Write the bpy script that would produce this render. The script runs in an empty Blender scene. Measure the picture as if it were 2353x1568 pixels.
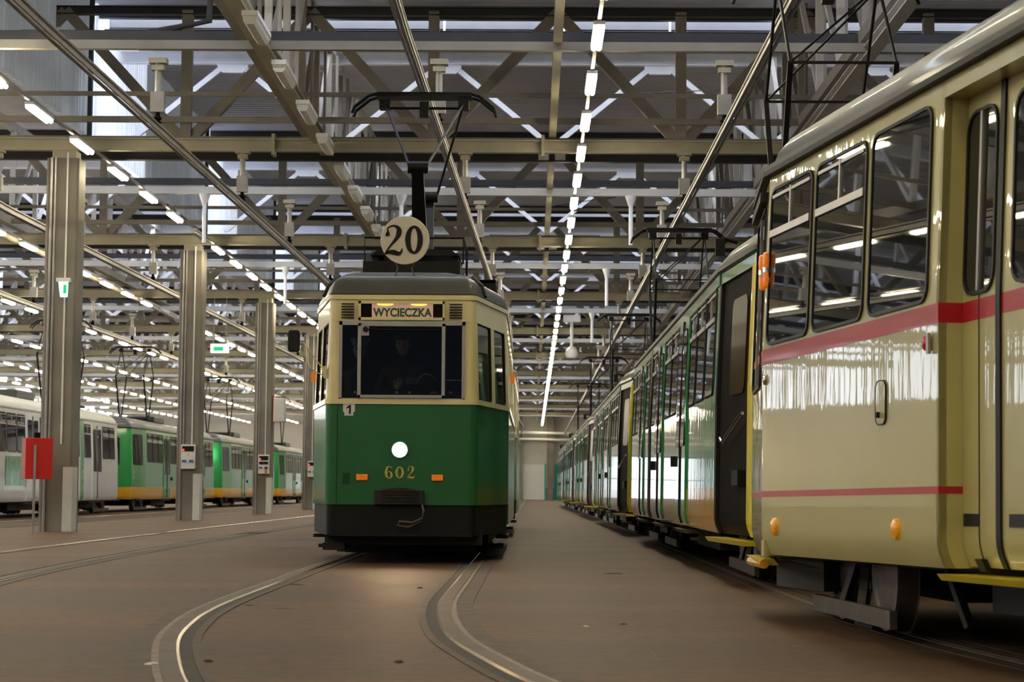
import bpy, math, random
from mathutils import Vector, Matrix
R = math.radians
random.seed(7)
sc = bpy.context.scene
COL = sc.collection

# ------------------------------------------------------------------ camera
cam_d = bpy.data.cameras.new('camera'); cam = bpy.data.objects.new('camera', cam_d); COL.objects.link(cam)
right = Vector((0.99992205, 0.01035256, 0.00698005))
up = Vector((-0.0061822, -0.0751923, 0.99714989))
back = right.cross(up)
m = Matrix((right, up, back)).transposed().to_4x4(); m.translation = Vector((0, 0, 0.8))
cam.matrix_world = m
cam_d.sensor_width = 36; cam_d.lens = 4575 / 2353 * 36
cam_d.clip_start = 0.1; cam_d.clip_end = 500
cam_d.dof.use_dof = True; cam_d.dof.focus_distance = 17.5; cam_d.dof.aperture_fstop = 5.6
sc.camera = cam

# ------------------------------------------------------------------ world, view
w = bpy.data.worlds.new('world'); sc.world = w; w.use_nodes = True
w.node_tree.nodes['Background'].inputs[0].default_value = (0.55, 0.6, 0.75, 1)
w.node_tree.nodes['Background'].inputs[1].default_value = 0.06
sc.view_settings.view_transform = 'Standard'; sc.view_settings.look = 'None'
sc.view_settings.gamma = 1; sc.view_settings.use_curve_mapping = False
sc.view_settings.exposure = 1.05
sc.cycles.use_denoising = True
sc.cycles.max_bounces = 7; sc.cycles.diffuse_bounces = 4; sc.cycles.glossy_bounces = 3
sc.cycles.transparent_max_bounces = 12
sc.cycles.sample_clamp_indirect = 6
LAMP_E = 30.0      # fluorescent tubes
SKY_E = 8.0        # daylight through the roof lights
WALL_E = 0.6       # daylight through the translucent clerestory

# ------------------------------------------------------------------ materials
def mat(name, col, rough=0.5, metal=0.0, coat=0.0, emit=0.0, emit_col=None, var=0.0, scale=6.0, bump=0.0, bscale=60.0, dirt=None, dirt_amt=0.0, spec=0.5, bvec=None, coat_rough=0.06):
    mt = bpy.data.materials.new(name); mt.use_nodes = True
    nt = mt.node_tree; b = nt.nodes['Principled BSDF']; L = nt.links.new
    c4 = (*col, 1)
    b.inputs['Base Color'].default_value = c4
    b.inputs['Roughness'].default_value = rough; b.inputs['Metallic'].default_value = metal
    b.inputs['Specular IOR Level'].default_value = spec
    b.inputs['Coat Weight'].default_value = coat; b.inputs['Coat Roughness'].default_value = coat_rough
    if emit:
        b.inputs['Emission Color'].default_value = (*(emit_col or col), 1); b.inputs['Emission Strength'].default_value = emit
    tc = nt.nodes.new('ShaderNodeTexCoord')
    if var or dirt:
        n = nt.nodes.new('ShaderNodeTexNoise'); n.inputs['Scale'].default_value = scale; n.inputs['Detail'].default_value = 6
        L(tc.outputs['Object'], n.inputs['Vector'])
        mix = nt.nodes.new('ShaderNodeMix'); mix.data_type = 'RGBA'
        lo = dirt if dirt else tuple(v * (1 - var) for v in col)
        mix.inputs[6].default_value = (*lo, 1); mix.inputs[7].default_value = c4
        rp = nt.nodes.new('ShaderNodeMapRange')
        if dirt:
            rp.inputs[1].default_value = 0.25 + dirt_amt * 0.3; rp.inputs[2].default_value = 0.45 + dirt_amt * 0.3
        else:
            rp.inputs[1].default_value = 0.35; rp.inputs[2].default_value = 0.65
        L(n.outputs['Fac'], rp.inputs[0]); L(rp.outputs[0], mix.inputs[0]); L(mix.outputs[2], b.inputs['Base Color'])
    if bump:
        n2 = nt.nodes.new('ShaderNodeTexNoise'); n2.inputs['Scale'].default_value = bscale; n2.inputs['Detail'].default_value = 3
        if bvec:
            mp_ = nt.nodes.new('ShaderNodeMapping'); mp_.inputs['Scale'].default_value = bvec; L(tc.outputs['Object'], mp_.inputs[0]); L(mp_.outputs[0], n2.inputs['Vector'])
        else: L(tc.outputs['Object'], n2.inputs['Vector'])
        bp = nt.nodes.new('ShaderNodeBump'); bp.inputs['Strength'].default_value = bump; bp.inputs['Distance'].default_value = 0.01
        L(n2.outputs['Fac'], bp.inputs['Height']); L(bp.outputs[0], b.inputs['Normal'])
        if coat: L(bp.outputs[0], b.inputs['Coat Normal'])
    return mt

def wave_mat(name, col, axis, period, depth=0.02, rough=0.5, col2=None, emit=0):
    """corrugated sheet: bands along one object axis, shown by bump and a slightly darker groove"""
    mt = mat(name, col, rough, var=0.12, scale=0.6, emit=emit)
    nt = mt.node_tree; L = nt.links.new; b = nt.nodes['Principled BSDF']
    tc = nt.nodes.new('ShaderNodeTexCoord'); s = nt.nodes.new('ShaderNodeSeparateXYZ'); L(tc.outputs['Object'], s.inputs[0])
    a = nt.nodes.new('ShaderNodeMath'); a.operation = 'MULTIPLY'; a.inputs[1].default_value = 2 * math.pi / period; L(s.outputs[axis], a.inputs[0])
    si = nt.nodes.new('ShaderNodeMath'); si.operation = 'SINE'; L(a.outputs[0], si.inputs[0])
    bp = nt.nodes.new('ShaderNodeBump'); bp.inputs['Strength'].default_value = 0.8; bp.inputs['Distance'].default_value = depth
    L(si.outputs[0], bp.inputs['Height']); L(bp.outputs[0], b.inputs['Normal'])
    return mt

M = {}
def floor_mat():
    mt = bpy.data.materials.new('stained_concrete_floor'); mt.use_nodes = True
    nt = mt.node_tree; b = nt.nodes['Principled BSDF']; L = nt.links.new; N = nt.nodes.new
    tc = N('ShaderNodeTexCoord')
    n1 = N('ShaderNodeTexNoise'); n1.inputs['Scale'].default_value = 0.35; n1.inputs['Detail'].default_value = 8; n1.inputs['Roughness'].default_value = 0.62
    mp = N('ShaderNodeMapping'); mp.inputs['Scale'].default_value = (0.45, 1.6, 1)
    L(tc.outputs['Object'], mp.inputs[0]); L(mp.outputs[0], n1.inputs['Vector'])
    cr = N('ShaderNodeValToRGB'); e = cr.color_ramp.elements
    e[0].position = 0.34; e[0].color = (0.055, 0.030, 0.0155, 1); e[1].position = 0.66; e[1].color = (0.132, 0.077, 0.043, 1)
    L(n1.outputs['Fac'], cr.inputs[0])
    n2 = N('ShaderNodeTexNoise'); n2.inputs['Scale'].default_value = 9; n2.inputs['Detail'].default_value = 8
    L(tc.outputs['Object'], n2.inputs['Vector'])
    mx = N('ShaderNodeMix'); mx.data_type = 'RGBA'; mx.blend_type = 'MULTIPLY'; mx.inputs[0].default_value = 1
    cr2 = N('ShaderNodeValToRGB'); f = cr2.color_ramp.elements
    f[0].position = 0.3; f[0].color = (0.72, 0.7, 0.68, 1); f[1].position = 0.62; f[1].color = (1, 1, 1, 1)
    L(n2.outputs['Fac'], cr2.inputs[0]); L(cr.outputs[0], mx.inputs[6]); L(cr2.outputs[0], mx.inputs[7])
    # expansion joints across and along the hall
    sp = N('ShaderNodeSeparateXYZ'); L(tc.outputs['Object'], sp.inputs[0])
    def joint(out, off, period, wd):
        a = N('ShaderNodeMath'); a.operation = 'ADD'; a.inputs[1].default_value = off; L(out, a.inputs[0])
        p = N('ShaderNodeMath'); p.operation = 'PINGPONG'; p.inputs[1].default_value = period / 2; L(a.outputs[0], p.inputs[0])
        c = N('ShaderNodeMath'); c.operation = 'LESS_THAN'; c.inputs[1].default_value = wd; L(p.outputs[0], c.inputs[0]); return c
    j1 = joint(sp.outputs[1], -14.85, 7.1, 0.012); j2 = joint(sp.outputs[0], 3.6, 4.2, 0.006)
    mj = N('ShaderNodeMath'); mj.operation = 'MAXIMUM'; L(j1.outputs[0], mj.inputs[0]); L(j2.outputs[0], mj.inputs[1])
    md = N('ShaderNodeMix'); md.data_type = 'RGBA'; md.inputs[7].default_value = (0.07, 0.06, 0.05, 1)
    ms = N('ShaderNodeMath'); ms.operation = 'MULTIPLY'; ms.inputs[1].default_value = 0.75; L(mj.outputs[0], ms.inputs[0])
    L(ms.outputs[0], md.inputs[0]); L(mx.outputs[2], md.inputs[6]); L(md.outputs[2], b.inputs['Base Color'])
    mr = N('ShaderNodeMapRange'); b.inputs['Specular IOR Level'].default_value = 0.16; mr.inputs[3].default_value = 0.5; mr.inputs[4].default_value = 0.72; L(n1.outputs['Fac'], mr.inputs[0])
    L(mr.outputs[0], b.inputs['Roughness'])
    bp = N('ShaderNodeBump'); bp.inputs['Strength'].default_value = 0.35; bp.inputs['Distance'].default_value = 0.006
    L(n2.outputs['Fac'], bp.inputs['Height']); L(bp.outputs[0], b.inputs['Normal'])
    return mt
M['floor'] = floor_mat()
M['concrete'] = mat('grey_concrete', (0.215, 0.19, 0.155), 0.6, var=0.3, scale=1.3, bump=0.2)
M['guard'] = mat('pale_steel_guard', (0.62, 0.62, 0.58), 0.4, 0.2, var=0.1)
M['galv'] = mat('galvanised_steel', (0.40, 0.38, 0.36), 0.42, 0.6, var=0.2, scale=4)
M['beam'] = mat('warm_grey_steel', (0.42, 0.385, 0.29), 0.55, 0.15, var=0.15, scale=2)
M['beam_light'] = mat('light_grey_steel', (0.50, 0.49, 0.46), 0.5, 0.15, var=0.12, scale=2)
M['beam_dark'] = mat('dark_grey_steel', (0.045, 0.045, 0.05), 0.65, 0.2, var=0.2, scale=2)
M['white_steel'] = mat('white_painted_steel', (0.80, 0.81, 0.86), 0.45, var=0.08, scale=3)
M['brown_steel'] = mat('brown_grey_steel', (0.27, 0.245, 0.21), 0.55, 0.1, var=0.2, scale=2)
M['deck'] = wave_mat('corrugated_deck', (0.48, 0.48, 0.53), 1, 0.28, 0.03, 0.6)
M['clad'] = wave_mat('dull_translucent_cladding', (0.42, 0.46, 0.52), 1, 0.22, 0.03, 0.5, emit=0.09)  # faint emission stands in for daylight falling on the grey sheet
M['clad_lit'] = wave_mat('translucent_ribbed_sheet', (0.75, 0.82, 0.95), 1, 0.22, 0.02, 0.4, emit=WALL_E)
M['clad_rib'] = mat('translucent_sheet_rib', (0.6, 0.65, 0.75), 0.4, emit=0.3, emit_col=(0.75, 0.82, 0.95), var=0.1)
M['skylight'] = mat('translucent_roof_light', (0.85, 0.9, 1.0), 0.4, emit=SKY_E, emit_col=(0.80, 0.86, 1.0), var=0.05)
M['side_window'] = mat('daylit_side_window', (0.8, 0.85, 0.95), 0.4, emit=1.9, emit_col=(0.84, 0.9, 1.0), var=0.1, scale=0.8)  # glow of the unseen panels added on the left wall
M['day_window'] = mat('daylit_translucent_glazing', (0.8, 0.85, 0.95), 0.4, emit=1.3, emit_col=(0.84, 0.9, 1.0), var=0.1, scale=0.8)  # glow of the gates added on the far wall
M['lamp'] = mat('glowing_lamp_tube', (1, 0.95, 0.8), 0.4, emit=LAMP_E, emit_col=(1.0, 0.88, 0.60), var=0.02)
M['lamp_off'] = mat('unlit_lamp_diffuser', (0.75, 0.75, 0.72), 0.25, coat=0.5, var=0.1, scale=30)
M['white_plastic'] = mat('white_plastic', (0.75, 0.76, 0.76), 0.4, var=0.06)
M['wall'] = mat('pale_wall_panel', (0.62, 0.60, 0.56), 0.6, var=0.08, scale=0.7)
M['wall_grey'] = mat('blue_grey_wall_base', (0.25, 0.27, 0.36), 0.6, var=0.1)
M['doorgreen'] = mat('teal_green_door_paint', (0.02, 0.42, 0.30), 0.45, var=0.08)
M['pipe'] = mat('white_lagged_pipe', (0.85, 0.85, 0.82), 0.4, var=0.06)
M['rail'] = mat('worn_rail_steel', (0.095, 0.064, 0.044), 0.55, 0.1, var=0.3, scale=3, spec=0.2)
M['railside'] = mat('rusty_rail_side', (0.17, 0.12, 0.085), 0.55, 0.4, var=0.4, scale=8)
M['groove'] = mat('dirty_rail_groove', (0.035, 0.028, 0.022), 0.8, var=0.5, scale=12)
M['railshine'] = mat('polished_rail_edge', (0.85, 0.68, 0.5), 0.16, 1.0, var=0.1)
M['collar'] = mat('rail_edge_grout', (0.085, 0.06, 0.044), 0.65, var=0.35, scale=5, spec=0.2)
M['cream'] = mat('glossy_cream_paint', (0.50, 0.45, 0.18), 0.34, coat=0.9, var=0.06, scale=1.2, bump=0.16, bscale=5.0, bvec=(1.0, 1.6, 0.16), coat_rough=0.02)
M['cream2'] = mat('old_cream_paint', (0.78, 0.68, 0.36), 0.32, coat=0.4, var=0.06, scale=2)
M['red'] = mat('dark_red_stripe_paint', (0.44, 0.012, 0.02), 0.4, coat=0.35, var=0.08, spec=0.3)
M['roofgrey'] = mat('grey_roof_paint', (0.075, 0.08, 0.075), 0.42, coat=0.12, var=0.15, scale=2, spec=0.3)
M['green'] = mat('deep_green_paint', (0.012, 0.125, 0.036), 0.32, coat=0.45, var=0.08, scale=2)
M['green2'] = mat('bright_green_paint', (0.02, 0.30, 0.07), 0.25, coat=1.0, var=0.08)
M['mint'] = mat('mid_green_paint', (0.11, 0.36, 0.18), 0.25, coat=0.8, var=0.08, bump=0.16, bscale=5.0, bvec=(1.0, 1.3, 0.16), coat_rough=0.03)  # green lightened to imitate white skylight glare on the tram sides
M['whitepaint'] = mat('glossy_white_paint', (0.80, 0.82, 0.84), 0.25, coat=1.0, var=0.04, bump=0.16, bscale=5.0, bvec=(1.0, 1.3, 0.16), coat_rough=0.03)
M['yellow'] = mat('orange_yellow_paint', (0.75, 0.38, 0.02), 0.3, coat=0.6, var=0.12, bump=0.16, bscale=5.0, bvec=(1.0, 1.3, 0.16), coat_rough=0.03)
M['yellow2'] = mat('bright_yellow_paint', (0.75, 0.60, 0.02), 0.35, coat=0.4, var=0.1)
M['black'] = mat('black_paint', (0.008, 0.008, 0.008), 0.5, var=0.4, spec=0.25)
M['rubber'] = mat('black_rubber', (0.010, 0.010, 0.011), 0.5, var=0.3, spec=0.3)
M['under'] = mat('dirty_running_gear', (0.022, 0.018, 0.016), 0.65, 0.2, var=0.5, scale=5)
M['wheel'] = mat('worn_wheel_steel', (0.12, 0.10, 0.085), 0.5, 0.3, var=0.3, scale=9)
M['bogie'] = mat('brown_grey_bogie_steel', (0.10, 0.082, 0.068), 0.5, 0.3, var=0.4, scale=7)
M['darkglass'] = mat('dark_window_glass', (0.012, 0.014, 0.016), 0.015, var=0.3, scale=1, spec=0.45)
M['alu'] = mat('aluminium_frame', (0.42, 0.41, 0.42), 0.4, 0.8, var=0.1)
M['chrome'] = mat('chrome_handle', (0.75, 0.75, 0.72), 0.15, 1.0, var=0.05)
M['brownpanel'] = mat('dark_brown_panel', (0.010, 0.006, 0.004), 0.6, var=0.3, spec=0.08)
M['amberglass'] = mat('brown_tinted_glass', (0.045, 0.026, 0.005), 0.3, var=0.15, spec=0.12)
M['amber'] = mat('amber_lens', (0.85, 0.20, 0.01), 0.3, coat=0.8, emit=0.12, emit_col=(1, .25, 0), var=0.25, scale=60)
M['ambery'] = mat('yellow_amber_lens', (0.85, 0.36, 0.01), 0.3, coat=0.8, emit=0.06, emit_col=(1, .4, 0), var=0.25, scale=60)
M['headlight'] = mat('lit_headlight_lens', (1, 0.95, 0.85), 0.2, emit=30, emit_col=(1.0, 0.88, 0.66))
M['farhead'] = mat('distant_lamp_lens', (1, 1, 1), 0.2, emit=8, emit_col=(1, 1, 1))
M['blind'] = mat('pink_destination_blind', (0.62, 0.44, 0.36), 0.6, emit=0.12, emit_col=(0.75, 0.42, 0.30), var=0.05)
M['bulb'] = mat('orange_blind_bulb', (1, 0.35, 0.03), 0.4, emit=3.0, emit_col=(1, 0.32, 0.03))
M['lettergreen'] = mat('dark_green_letter', (0.01, 0.11, 0.04), 0.5)
M['discwhite'] = mat('cream_white_disc', (0.62, 0.57, 0.48), 0.5, var=0.05)
M['numyellow'] = mat('old_yellow_numeral', (0.62, 0.47, 0.08), 0.4, var=0.15, scale=40)
M['sign_white'] = mat('white_sign_plate', (0.75, 0.72, 0.74), 0.4, var=0.03)
M['redbox'] = mat('red_enamel', (0.55, 0.012, 0.012), 0.3, coat=0.6, var=0.1)
M['blue'] = mat('blue_socket_plastic', (0.03, 0.12, 0.45), 0.4, var=0.1)
M['orangep'] = mat('orange_socket_plastic', (0.6, 0.14, 0.04), 0.4, var=0.1)
M['led'] = mat('red_indicator_light', (1, 0.02, 0.02), 0.3, emit=4, emit_col=(1, 0.02, 0.02))
M['exit'] = mat('lit_green_exit_panel', (0.0, 0.5, 0.2), 0.4, emit=0.3, emit_col=(0.0, 0.6, 0.22))
M['exit_w'] = mat('lit_white_exit_panel', (0.85, 1, 0.95), 0.4, emit=0.5, emit_col=(0.75, 1, 0.92))
M['skin'] = mat('skin', (0.52, 0.30, 0.20), 0.5, var=0.1, scale=20)
M['cloth'] = mat('black_uniform_cloth', (0.02, 0.02, 0.025), 0.8, var=0.3, scale=30)
M['cap'] = mat('pale_grey_cap_cloth', (0.42, 0.46, 0.46), 0.8, var=0.1)
M['hair'] = mat('dark_hair', (0.03, 0.022, 0.016), 0.6, var=0.4, scale=50)
M['inside'] = mat('dark_cab_interior', (0.022, 0.016, 0.014), 0.6, var=0.3)  # near-black colour stands in for the shade inside the cab
M['bluescr'] = mat('lit_blue_screen', (0.1, 0.2, 1), 0.4, emit=1.6, emit_col=(0.12, 0.25, 1.0))
M['leaf'] = mat('dark_leaf_litter', (0.05, 0.06, 0.03), 0.8, var=0.4, scale=30)
M['paper'] = mat('pale_paper_scrap', (0.6, 0.58, 0.55), 0.7, var=0.1)
def glass_mat(name, tint):
    mt = bpy.data.materials.new(name); mt.use_nodes = True
    nt = mt.node_tree; nt.nodes.clear(); N = nt.nodes.new; L = nt.links.new
    o = N('ShaderNodeOutputMaterial'); mx = N('ShaderNodeMixShader'); t = N('ShaderNodeBsdfTransparent'); g = N('ShaderNodeBsdfGlossy')
    n = N('ShaderNodeTexNoise'); n.inputs['Scale'].default_value = 3
    rr = N('ShaderNodeMapRange'); rr.inputs[3].default_value = 0.01; rr.inputs[4].default_value = 0.05; L(n.outputs['Fac'], rr.inputs[0]); L(rr.outputs[0], g.inputs['Roughness'])
    f = N('ShaderNodeFresnel'); f.inputs['IOR'].default_value = 1.5
    t.inputs[0].default_value = (*tint, 1)
    L(f.outputs[0], mx.inputs[0]); L(t.outputs[0], mx.inputs[1]); L(g.outputs[0], mx.inputs[2]); L(mx.outputs[0], o.inputs[0])
    return mt
M['glass'] = glass_mat('clear_cab_glass', (0.72, 0.75, 0.74))
M['glass_dim'] = glass_mat('tinted_side_glass', (0.55, 0.62, 0.62))

# ------------------------------------------------------------------ mesh helpers
class MB:
    def __init__(s): s.v = []; s.f = []; s.smooth = False
    def add(s, vs, fs):
        o = len(s.v); s.v += [tuple(p) for p in vs]; s.f += [tuple(i + o for i in f) for f in fs]; return s
    def box(s, x0, x1, y0, y1, z0, z1):
        vs = [(x0, y0, z0), (x1, y0, z0), (x1, y1, z0), (x0, y1, z0), (x0, y0, z1), (x1, y0, z1), (x1, y1, z1), (x0, y1, z1)]
        return s.add(vs, [(0, 3, 2, 1), (4, 5, 6, 7), (0, 1, 5, 4), (1, 2, 6, 5), (2, 3, 7, 6), (3, 0, 4, 7)])
    def bar(s, a, b, wd, ht, ref=(0, 0, 1)):
        a = Vector(a); b = Vector(b); d = (b - a).normalized(); r = Vector(ref)
        if abs(d.dot(r)) > 0.99: r = Vector((0, 1, 0))
        x = d.cross(r).normalized() * wd / 2; y = x.cross(d).normalized() * ht / 2
        vs = [p + sx * x + sy * y for p in (a, b) for sx, sy in ((-1, -1), (1, -1), (1, 1), (-1, 1))]
        return s.add(vs, [(0, 3, 2, 1), (4, 5, 6, 7), (0, 1, 5, 4), (1, 2, 6, 5), (2, 3, 7, 6), (3, 0, 4, 7)])
    def ibeam(s, a, b, wd, ht, t=0.02, ref=(0, 0, 1)):
        a = Vector(a); b = Vector(b); d = (b - a).normalized(); r = Vector(ref)
        if abs(d.dot(r)) > 0.99: r = Vector((0, 1, 0))
        x = d.cross(r).normalized(); y = x.cross(d).normalized()
        for o in (-1, 1): s.bar(a + y * o * (ht / 2 - t / 2), b + y * o * (ht / 2 - t / 2), wd, t, ref)
        return s.bar(a, b, t, ht - 2 * t, ref)
    def cyl(s, a, b, r, n=12, r2=None, cap=True):
        a = Vector(a); b = Vector(b); d = (b - a).normalized(); q = Vector((0, 0, 1)) if abs(d.z) < 0.9 else Vector((0, 1, 0))
        x = d.cross(q).normalized(); y = d.cross(x).normalized(); r2 = r if r2 is None else r2
        vs = [a + (x * math.cos(t) + y * math.sin(t)) * r for t in [2 * math.pi * i / n for i in range(n)]]
        vs += [b + (x * math.cos(t) + y * math.sin(t)) * r2 for t in [2 * math.pi * i / n for i in range(n)]]
        fs = [(i, (i + 1) % n, n + (i + 1) % n, n + i) for i in range(n)]
        if cap: fs += [tuple(range(n))[::-1], tuple(range(n, 2 * n))]
        return s.add(vs, fs)
    def tube(s, pts, r, n=8):
        pts = [Vector(p) for p in pts]; rings = []
        for i, p in enumerate(pts):
            d = (pts[min(i + 1, len(pts) - 1)] - pts[max(i - 1, 0)]).normalized()
            q = Vector((0, 0, 1)) if abs(d.z) < 0.9 else Vector((0, 1, 0))
            x = d.cross(q).normalized(); y = d.cross(x).normalized()
            rr = r[i] if isinstance(r, (list, tuple)) else r
            rings.append([p + (x * math.cos(2 * math.pi * k / n) + y * math.sin(2 * math.pi * k / n)) * rr for k in range(n)])
        vs = [v for g in rings for v in g]
        fs = [(i * n + k, i * n + (k + 1) % n, (i + 1) * n + (k + 1) % n, (i + 1) * n + k) for i in range(len(pts) - 1) for k in range(n)]
        fs += [tuple(range(n))[::-1], tuple(range(len(vs) - n, len(vs)))]
        return s.add(vs, fs)
    def prism(s, pts, d):
        """flat polygon pts (3D) thickened by vector d"""
        n = len(pts); pts = [Vector(p) for p in pts]; d = Vector(d)
        vs = pts + [p + d for p in pts]
        fs = [tuple(range(n))[::-1], tuple(range(n, 2 * n))] + [(i, (i + 1) % n, n + (i + 1) % n, n + i) for i in range(n)]
        return s.add(vs, fs)
    def lathe(s, c, prof, axis=2, n=24):
        vs = []; 
        for r, h in prof:
            for k in range(n):
                a = 2 * math.pi * k / n; p = [r * math.cos(a), r * math.sin(a), h]
                if axis == 1: p = [p[0], p[2], p[1]]
                if axis == 0: p = [p[2], p[0], p[1]]
                vs.append((c[0] + p[0], c[1] + p[1], c[2] + p[2]))
        m_ = len(prof)
        fs = [(i * n + k, i * n + (k + 1) % n, (i + 1) * n + (k + 1) % n, (i + 1) * n + k) for i in range(m_ - 1) for k in range(n)]
        fs += [tuple(range(n))[::-1], tuple(range((m_ - 1) * n, m_ * n))]
        return s.add(vs, fs)
    def build(s, name, material, parent=None, label=None, smooth=False, loc=None, bevel=0, kind=None):
        me = bpy.data.meshes.new(name); me.from_pydata(s.v, [], s.f); me.materials.append(material)
        import bmesh
        bm = bmesh.new(); bm.from_mesh(me); bmesh.ops.recalc_face_normals(bm, faces=bm.faces[:]); bm.to_mesh(me); bm.free()
        if smooth:
            for p in me.polygons: p.use_smooth = True
            try: me.set_sharp_from_angle(angle=R(35))
            except Exception: pass
        o = bpy.data.objects.new(name, me); COL.objects.link(o)
        if parent: o.parent = parent
        if label: o['label'] = label
        if loc: o.location = loc
        if kind: o['kind'] = kind
        if bevel:
            b = o.modifiers.new('bevel', 'BEVEL'); b.width = bevel; b.segments = 2; b.limit_method = 'ANGLE'
        return o

def thing(name, label, cat, loc=(0, 0, 0), rot=(0, 0, 0), group=None):
    o = bpy.data.objects.new(name, None); COL.objects.link(o); o.empty_display_size = 0.3
    o.location = loc; o.rotation_euler = rot; o['label'] = label; o['category'] = cat
    if group: o['group'] = group
    return o
def tag(o, label, cat, group=None, kind=None):
    o['label'] = label; o['category'] = cat
    if group: o['group'] = group
    if kind: o['kind'] = kind
    return o
def copy_tree(o, parent=None):
    c = o.copy(); COL.objects.link(c)
    if parent is not None: c.parent = parent
    for ch in [x for x in KIDS.get(o.name, [])]: copy_tree(ch, c)
    return c
KIDS = {}
def index_kids(o):
    KIDS[o.name] = [x for x in COL.objects if x.parent == o]
    for x in KIDS[o.name]: index_kids(x)
def dup(o, loc, label, group=None, rot=None):
    if o.name not in KIDS: index_kids(o)
    c = copy_tree(o); c.location = loc; c['label'] = label
    if group: c['group'] = group
    if rot: c.rotation_euler = rot
    return c
def text(name, body, size, material, parent, loc, rot, width=None, extrude=0.002, bold=0.0):
    cu = bpy.data.curves.new(name, 'FONT'); cu.body = body; cu.size = size; cu.align_x = 'CENTER'; cu.align_y = 'CENTER'; cu.extrude = extrude; cu.offset = bold
    cu.materials.append(material)
    o = bpy.data.objects.new(name, cu); COL.objects.link(o); o.parent = parent; o.location = loc; o.rotation_euler = rot
    bpy.context.view_layer.update()
    me = bpy.data.meshes.new_from_object(o.evaluated_get(bpy.context.evaluated_depsgraph_get()))
    k = width / max(o.dimensions[0], 1e-6) if width else 1
    bpy.data.objects.remove(o)
    me.transform(Matrix.Diagonal((k, 1, 1, 1))); me.name = name
    o = bpy.data.objects.new(name, me); COL.objects.link(o); o.parent = parent; o.location = loc; o.rotation_euler = rot
    if not me.materials: me.materials.append(material)
    return o
ORD = ['first', 'second', 'third', 'fourth', 'fifth', 'sixth', 'seventh', 'eighth', 'ninth', 'tenth', 'eleventh', 'twelfth']

# ================================================================== SETTING
XL, XR, YN, YF = -38.0, 13.0, -32.0, 185.0
def struct(o): o['kind'] = 'structure'; return o
struct(MB().box(XL, XR, YN, YF, -0.3, 0).build('floor', M['floor']))
struct(MB().box(XL, XR, YN, YF, 10.7, 11.0).build('ceiling', M['deck']))
struct(MB().box(XL - 0.3, XL, YN, YF, 0, 11).build('wall_left', M['wall']))
struct(MB().box(XR, XR + 0.3, YN, YF, 0, 11).build('wall_right', M['wall']))
wf = struct(MB().box(XL, XR, YF, YF + 0.3, 0, 11).build('wall_far', M['wall']))
struct(MB().box(XL, XR, YF - 0.04, YF, 0, 1.1).build('baseboard_far', M['wall_grey']))
# upper clerestory wall above the column row: ribbed cladding with translucent bays
BAY = 14.25
segs = []; y = 20.0; lit0 = 39.4; k = 0
mbc = MB(); mbl = []
while y < 184:
    a = lit0 + BAY * k; b_ = a + 6.0
    mbc.box(-9.12, -9.0, y, min(a, 184), 7.86, 10.7)
    if a < 184: mbl.append((a, min(b_, 184)))
    y = b_; k += 1
yy = 22.0; litr = [MB() for _ in mbl]
while yy < 150:
    hit = [i_ for i_, (a, b_) in enumerate(mbl) if a + 0.15 < yy < b_ - 0.1]
    tgt = litr[hit[0]] if hit else mbc
    dd = 0.05 if int(round(yy / 0.25)) % 4 == 0 else 0.028
    tgt.prism([(-9.0, yy, 7.86), (-9.0 + dd, yy + 0.05, 7.86), (-9.0 + dd, yy + 0.10, 7.86), (-9.0, yy + 0.15, 7.86)], (0, 0, 2.84))
    yy += 0.25
struct(mbc.build('wall_clerestory', M['clad']))
for i, (a, b_) in enumerate(mbl):
    wn = struct(MB().box(-9.10, -9.02, a + 0.12, b_, 7.86, 10.7).build('window_%d' % (i + 1), M['clad_lit']))
    MB().box(-9.14, -8.9, a, a + 0.12, 7.7, 10.7).build('window_post', M['beam_dark'], wn)
    if litr[i].v: litr[i].build('sheet_rib', M['clad_rib'], wn)
nw = len(mbl)
# roof lights across the hall, one strip in every bay
k = 0
for i in range(11):
    y0 = 40.4 + BAY * (i - 1)
    if y0 > 183: break
    struct(MB().box(XL + 1, XR - 1, y0, y0 + 0.7, 10.62, 10.69).build('window_%d' % (nw + 1 + i), M['skylight']))
    struct(MB().box(XL + 1, XR - 1, y0 - 0.16, y0, 10.45, 10.70).box(XL + 1, XR - 1, y0 + 0.7, y0 + 0.86, 10.45, 10.70).build('trim_%d' % (i + 1), M['beam_dark']))
for i in range(28):
    ya = -20 + 7.2 * i
    struct(MB().box(XL, XL + 0.05, ya, ya + (4.6 if i % 3 else 3.2), 5.6, 8.8).build('window_%d' % (40 + i), M['side_window']))  # unseen glowing panels, added so the cream tram mirrors bright streaks
for i in range(6):
    xa = -35 + 5 * i
    g_ = struct(MB().box(xa, xa + 4.4, YF - 0.12, YF - 0.04, 0.1, 4.4).build('door_%d' % (3 + i), M['day_window']))  # glowing gates added out of view to whiten reflections on tram sides
    MB().box(xa - 0.12, xa, YF - 0.14, YF - 0.02, 0, 4.6).box(xa + 4.4, xa + 4.52, YF - 0.14, YF - 0.02, 0, 4.6).box(xa, xa + 4.4, YF - 0.14, YF - 0.02, 2.2, 2.3).box(xa, xa + 4.4, YF - 0.14, YF - 0.02, 4.4, 4.55).build('gate_frame', M['beam_dark'], g_)
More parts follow.
